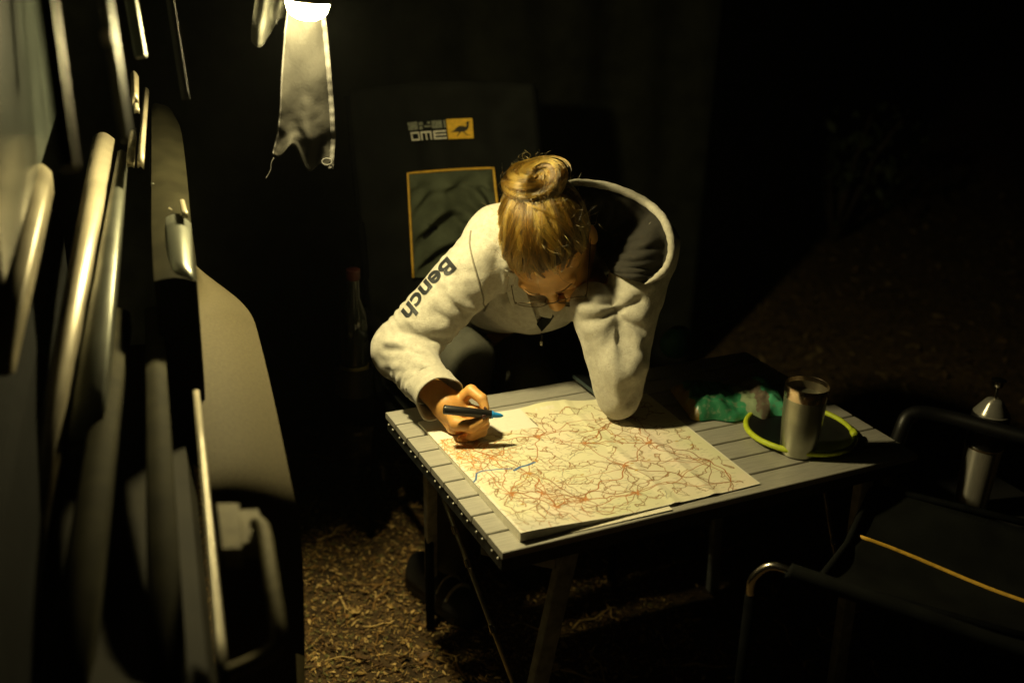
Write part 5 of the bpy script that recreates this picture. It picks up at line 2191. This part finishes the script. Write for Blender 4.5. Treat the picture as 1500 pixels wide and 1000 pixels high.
# near arm: bare metal bend then a padded roll
na = [F1 + Vector((0, 0, -.60)), F1 + Vector((0, 0, -.065)) - bd * .013, F1 + Vector((-.004, .0, -.03)) - bd * .010, F1 + bd * .012, F1 + bd * .05]
MB().tube(catmull(na[1:], 6), .0075, 10).build('arm_tube', M['steel'], nc, smooth=True)
MB().tube([na[0], na[1]], .0095, 10).build('leg', M['black_metal'], nc, smooth=True)
MB().tube(catmull([F1 + bd * .045, F1 + bd * .06, F1 + bd * .2 + Vector((0, 0, -.010)), F1 + bd * .38 + Vector((0, 0, -.024)), F1 + bd * .52 + Vector((0, 0, -.03))], 5), .0135, 14).build('arm_pad', M['chair_cloth'], nc, smooth=True)
# far arm
fa = [F2 + Vector((0, 0, -.62)), F2 + Vector((-.035, .0, -.16)), F2 + Vector((-.028, 0, -.04)), F2 + Vector((.0, 0, .0)), F2 + bd * .06 + Vector((.02, 0, .002)), F2 + bd * .25, F2 + bd * .52]
MB().tube(catmull(fa, 8), .016, 14).build('arm_pad', M['black_rubber'], nc, smooth=True)
for c in (A0, B0):
    MB().tube([c + bd * .0, c + bd * L_], .007, 10).build('seat_rail', M['black_metal'], nc, smooth=True)
    MB().tube([c + bd * (L_ - .02), Vector((c.x, c.y, 0)) + bd * (L_ + .05)], .011, 10).build('leg', M['black_metal'], nc, smooth=True)
    MB().tube([c + bd * L_, c + bd * (L_ + .22) + Vector((0, 0, .55))], .009, 10).build('back_frame', M['black_metal'], nc, smooth=True)
rows = []
for i in range(12):
    v = i / 11
    rows.append([A0.lerp(B0, u) + bd * (L_ + .03 + .19 * v + .03 * math.sin(math.pi * u)) + Vector((0, 0, .05 + .50 * v)) for u in [k / 14 for k in range(15)]])
q = MB()
q.grid(rows)
q.build('backrest', M['chair_cloth'], nc, smooth=True, solid=.006)

# press pot standing on a low black box beyond that chair
PB = atz(1414, 748, .42) + Vector((.011, 0, 0))
cr_ = thing('storage_box', (PB.x + .02, PB.y, 0), 'low black storage box in shadow under the steel coffee press', 'box')
MB().box((PB.x + .03, PB.y + .02, .205), (.30, .22, .39)).build('tub', M['crate'], cr_, bevel=.012)
MB().box((PB.x + .03, PB.y + .02, .409), (.32, .24, .022)).build('lid', M['crate'], cr_, bevel=.006)
PB.z = .4205
cpz = thing('coffee_press', PB, 'steel coffee press with plunger knob standing beyond the empty chair', 'coffee press')
MB().lathe(PB, [(.030, 0), (.0335, .002), (.0385, .155), (.0385, .160)], 40).build('steel_body', M['steel_brushed'], cpz, smooth='auto')
MB().lathe(PB, [(.0387, .1602), (.0408, .1615), (.0408, .165), (.0390, .166)], 40).build('collar', M['steel'], cpz, smooth='auto')
MB().lathe(PB, [(.0385, .1662), (.0392, .168), (.0392, .238), (.038, .240)], 40).build('dark_sleeve', M['black_rubber'], cpz, smooth='auto')
MB().lathe(PB, [(.0375, .2402), (.0345, .242), (.0335, .246), (.020, .266), (.016, .271), (.006, .274)], 40).build('cone_lid', M['steel_brushed'], cpz, smooth='auto')
MB().lathe(PB, [(.0035, .2742), (.0035, .300)], 16).build('plunger_rod', M['steel'], cpz, smooth='auto')
MB().lathe(PB, [(.004, .2995), (.009, .302), (.0145, .312), (.0155, .317), (.010, .320), (.002, .321)], 28).build('knob', M['steel'], cpz, smooth='auto')
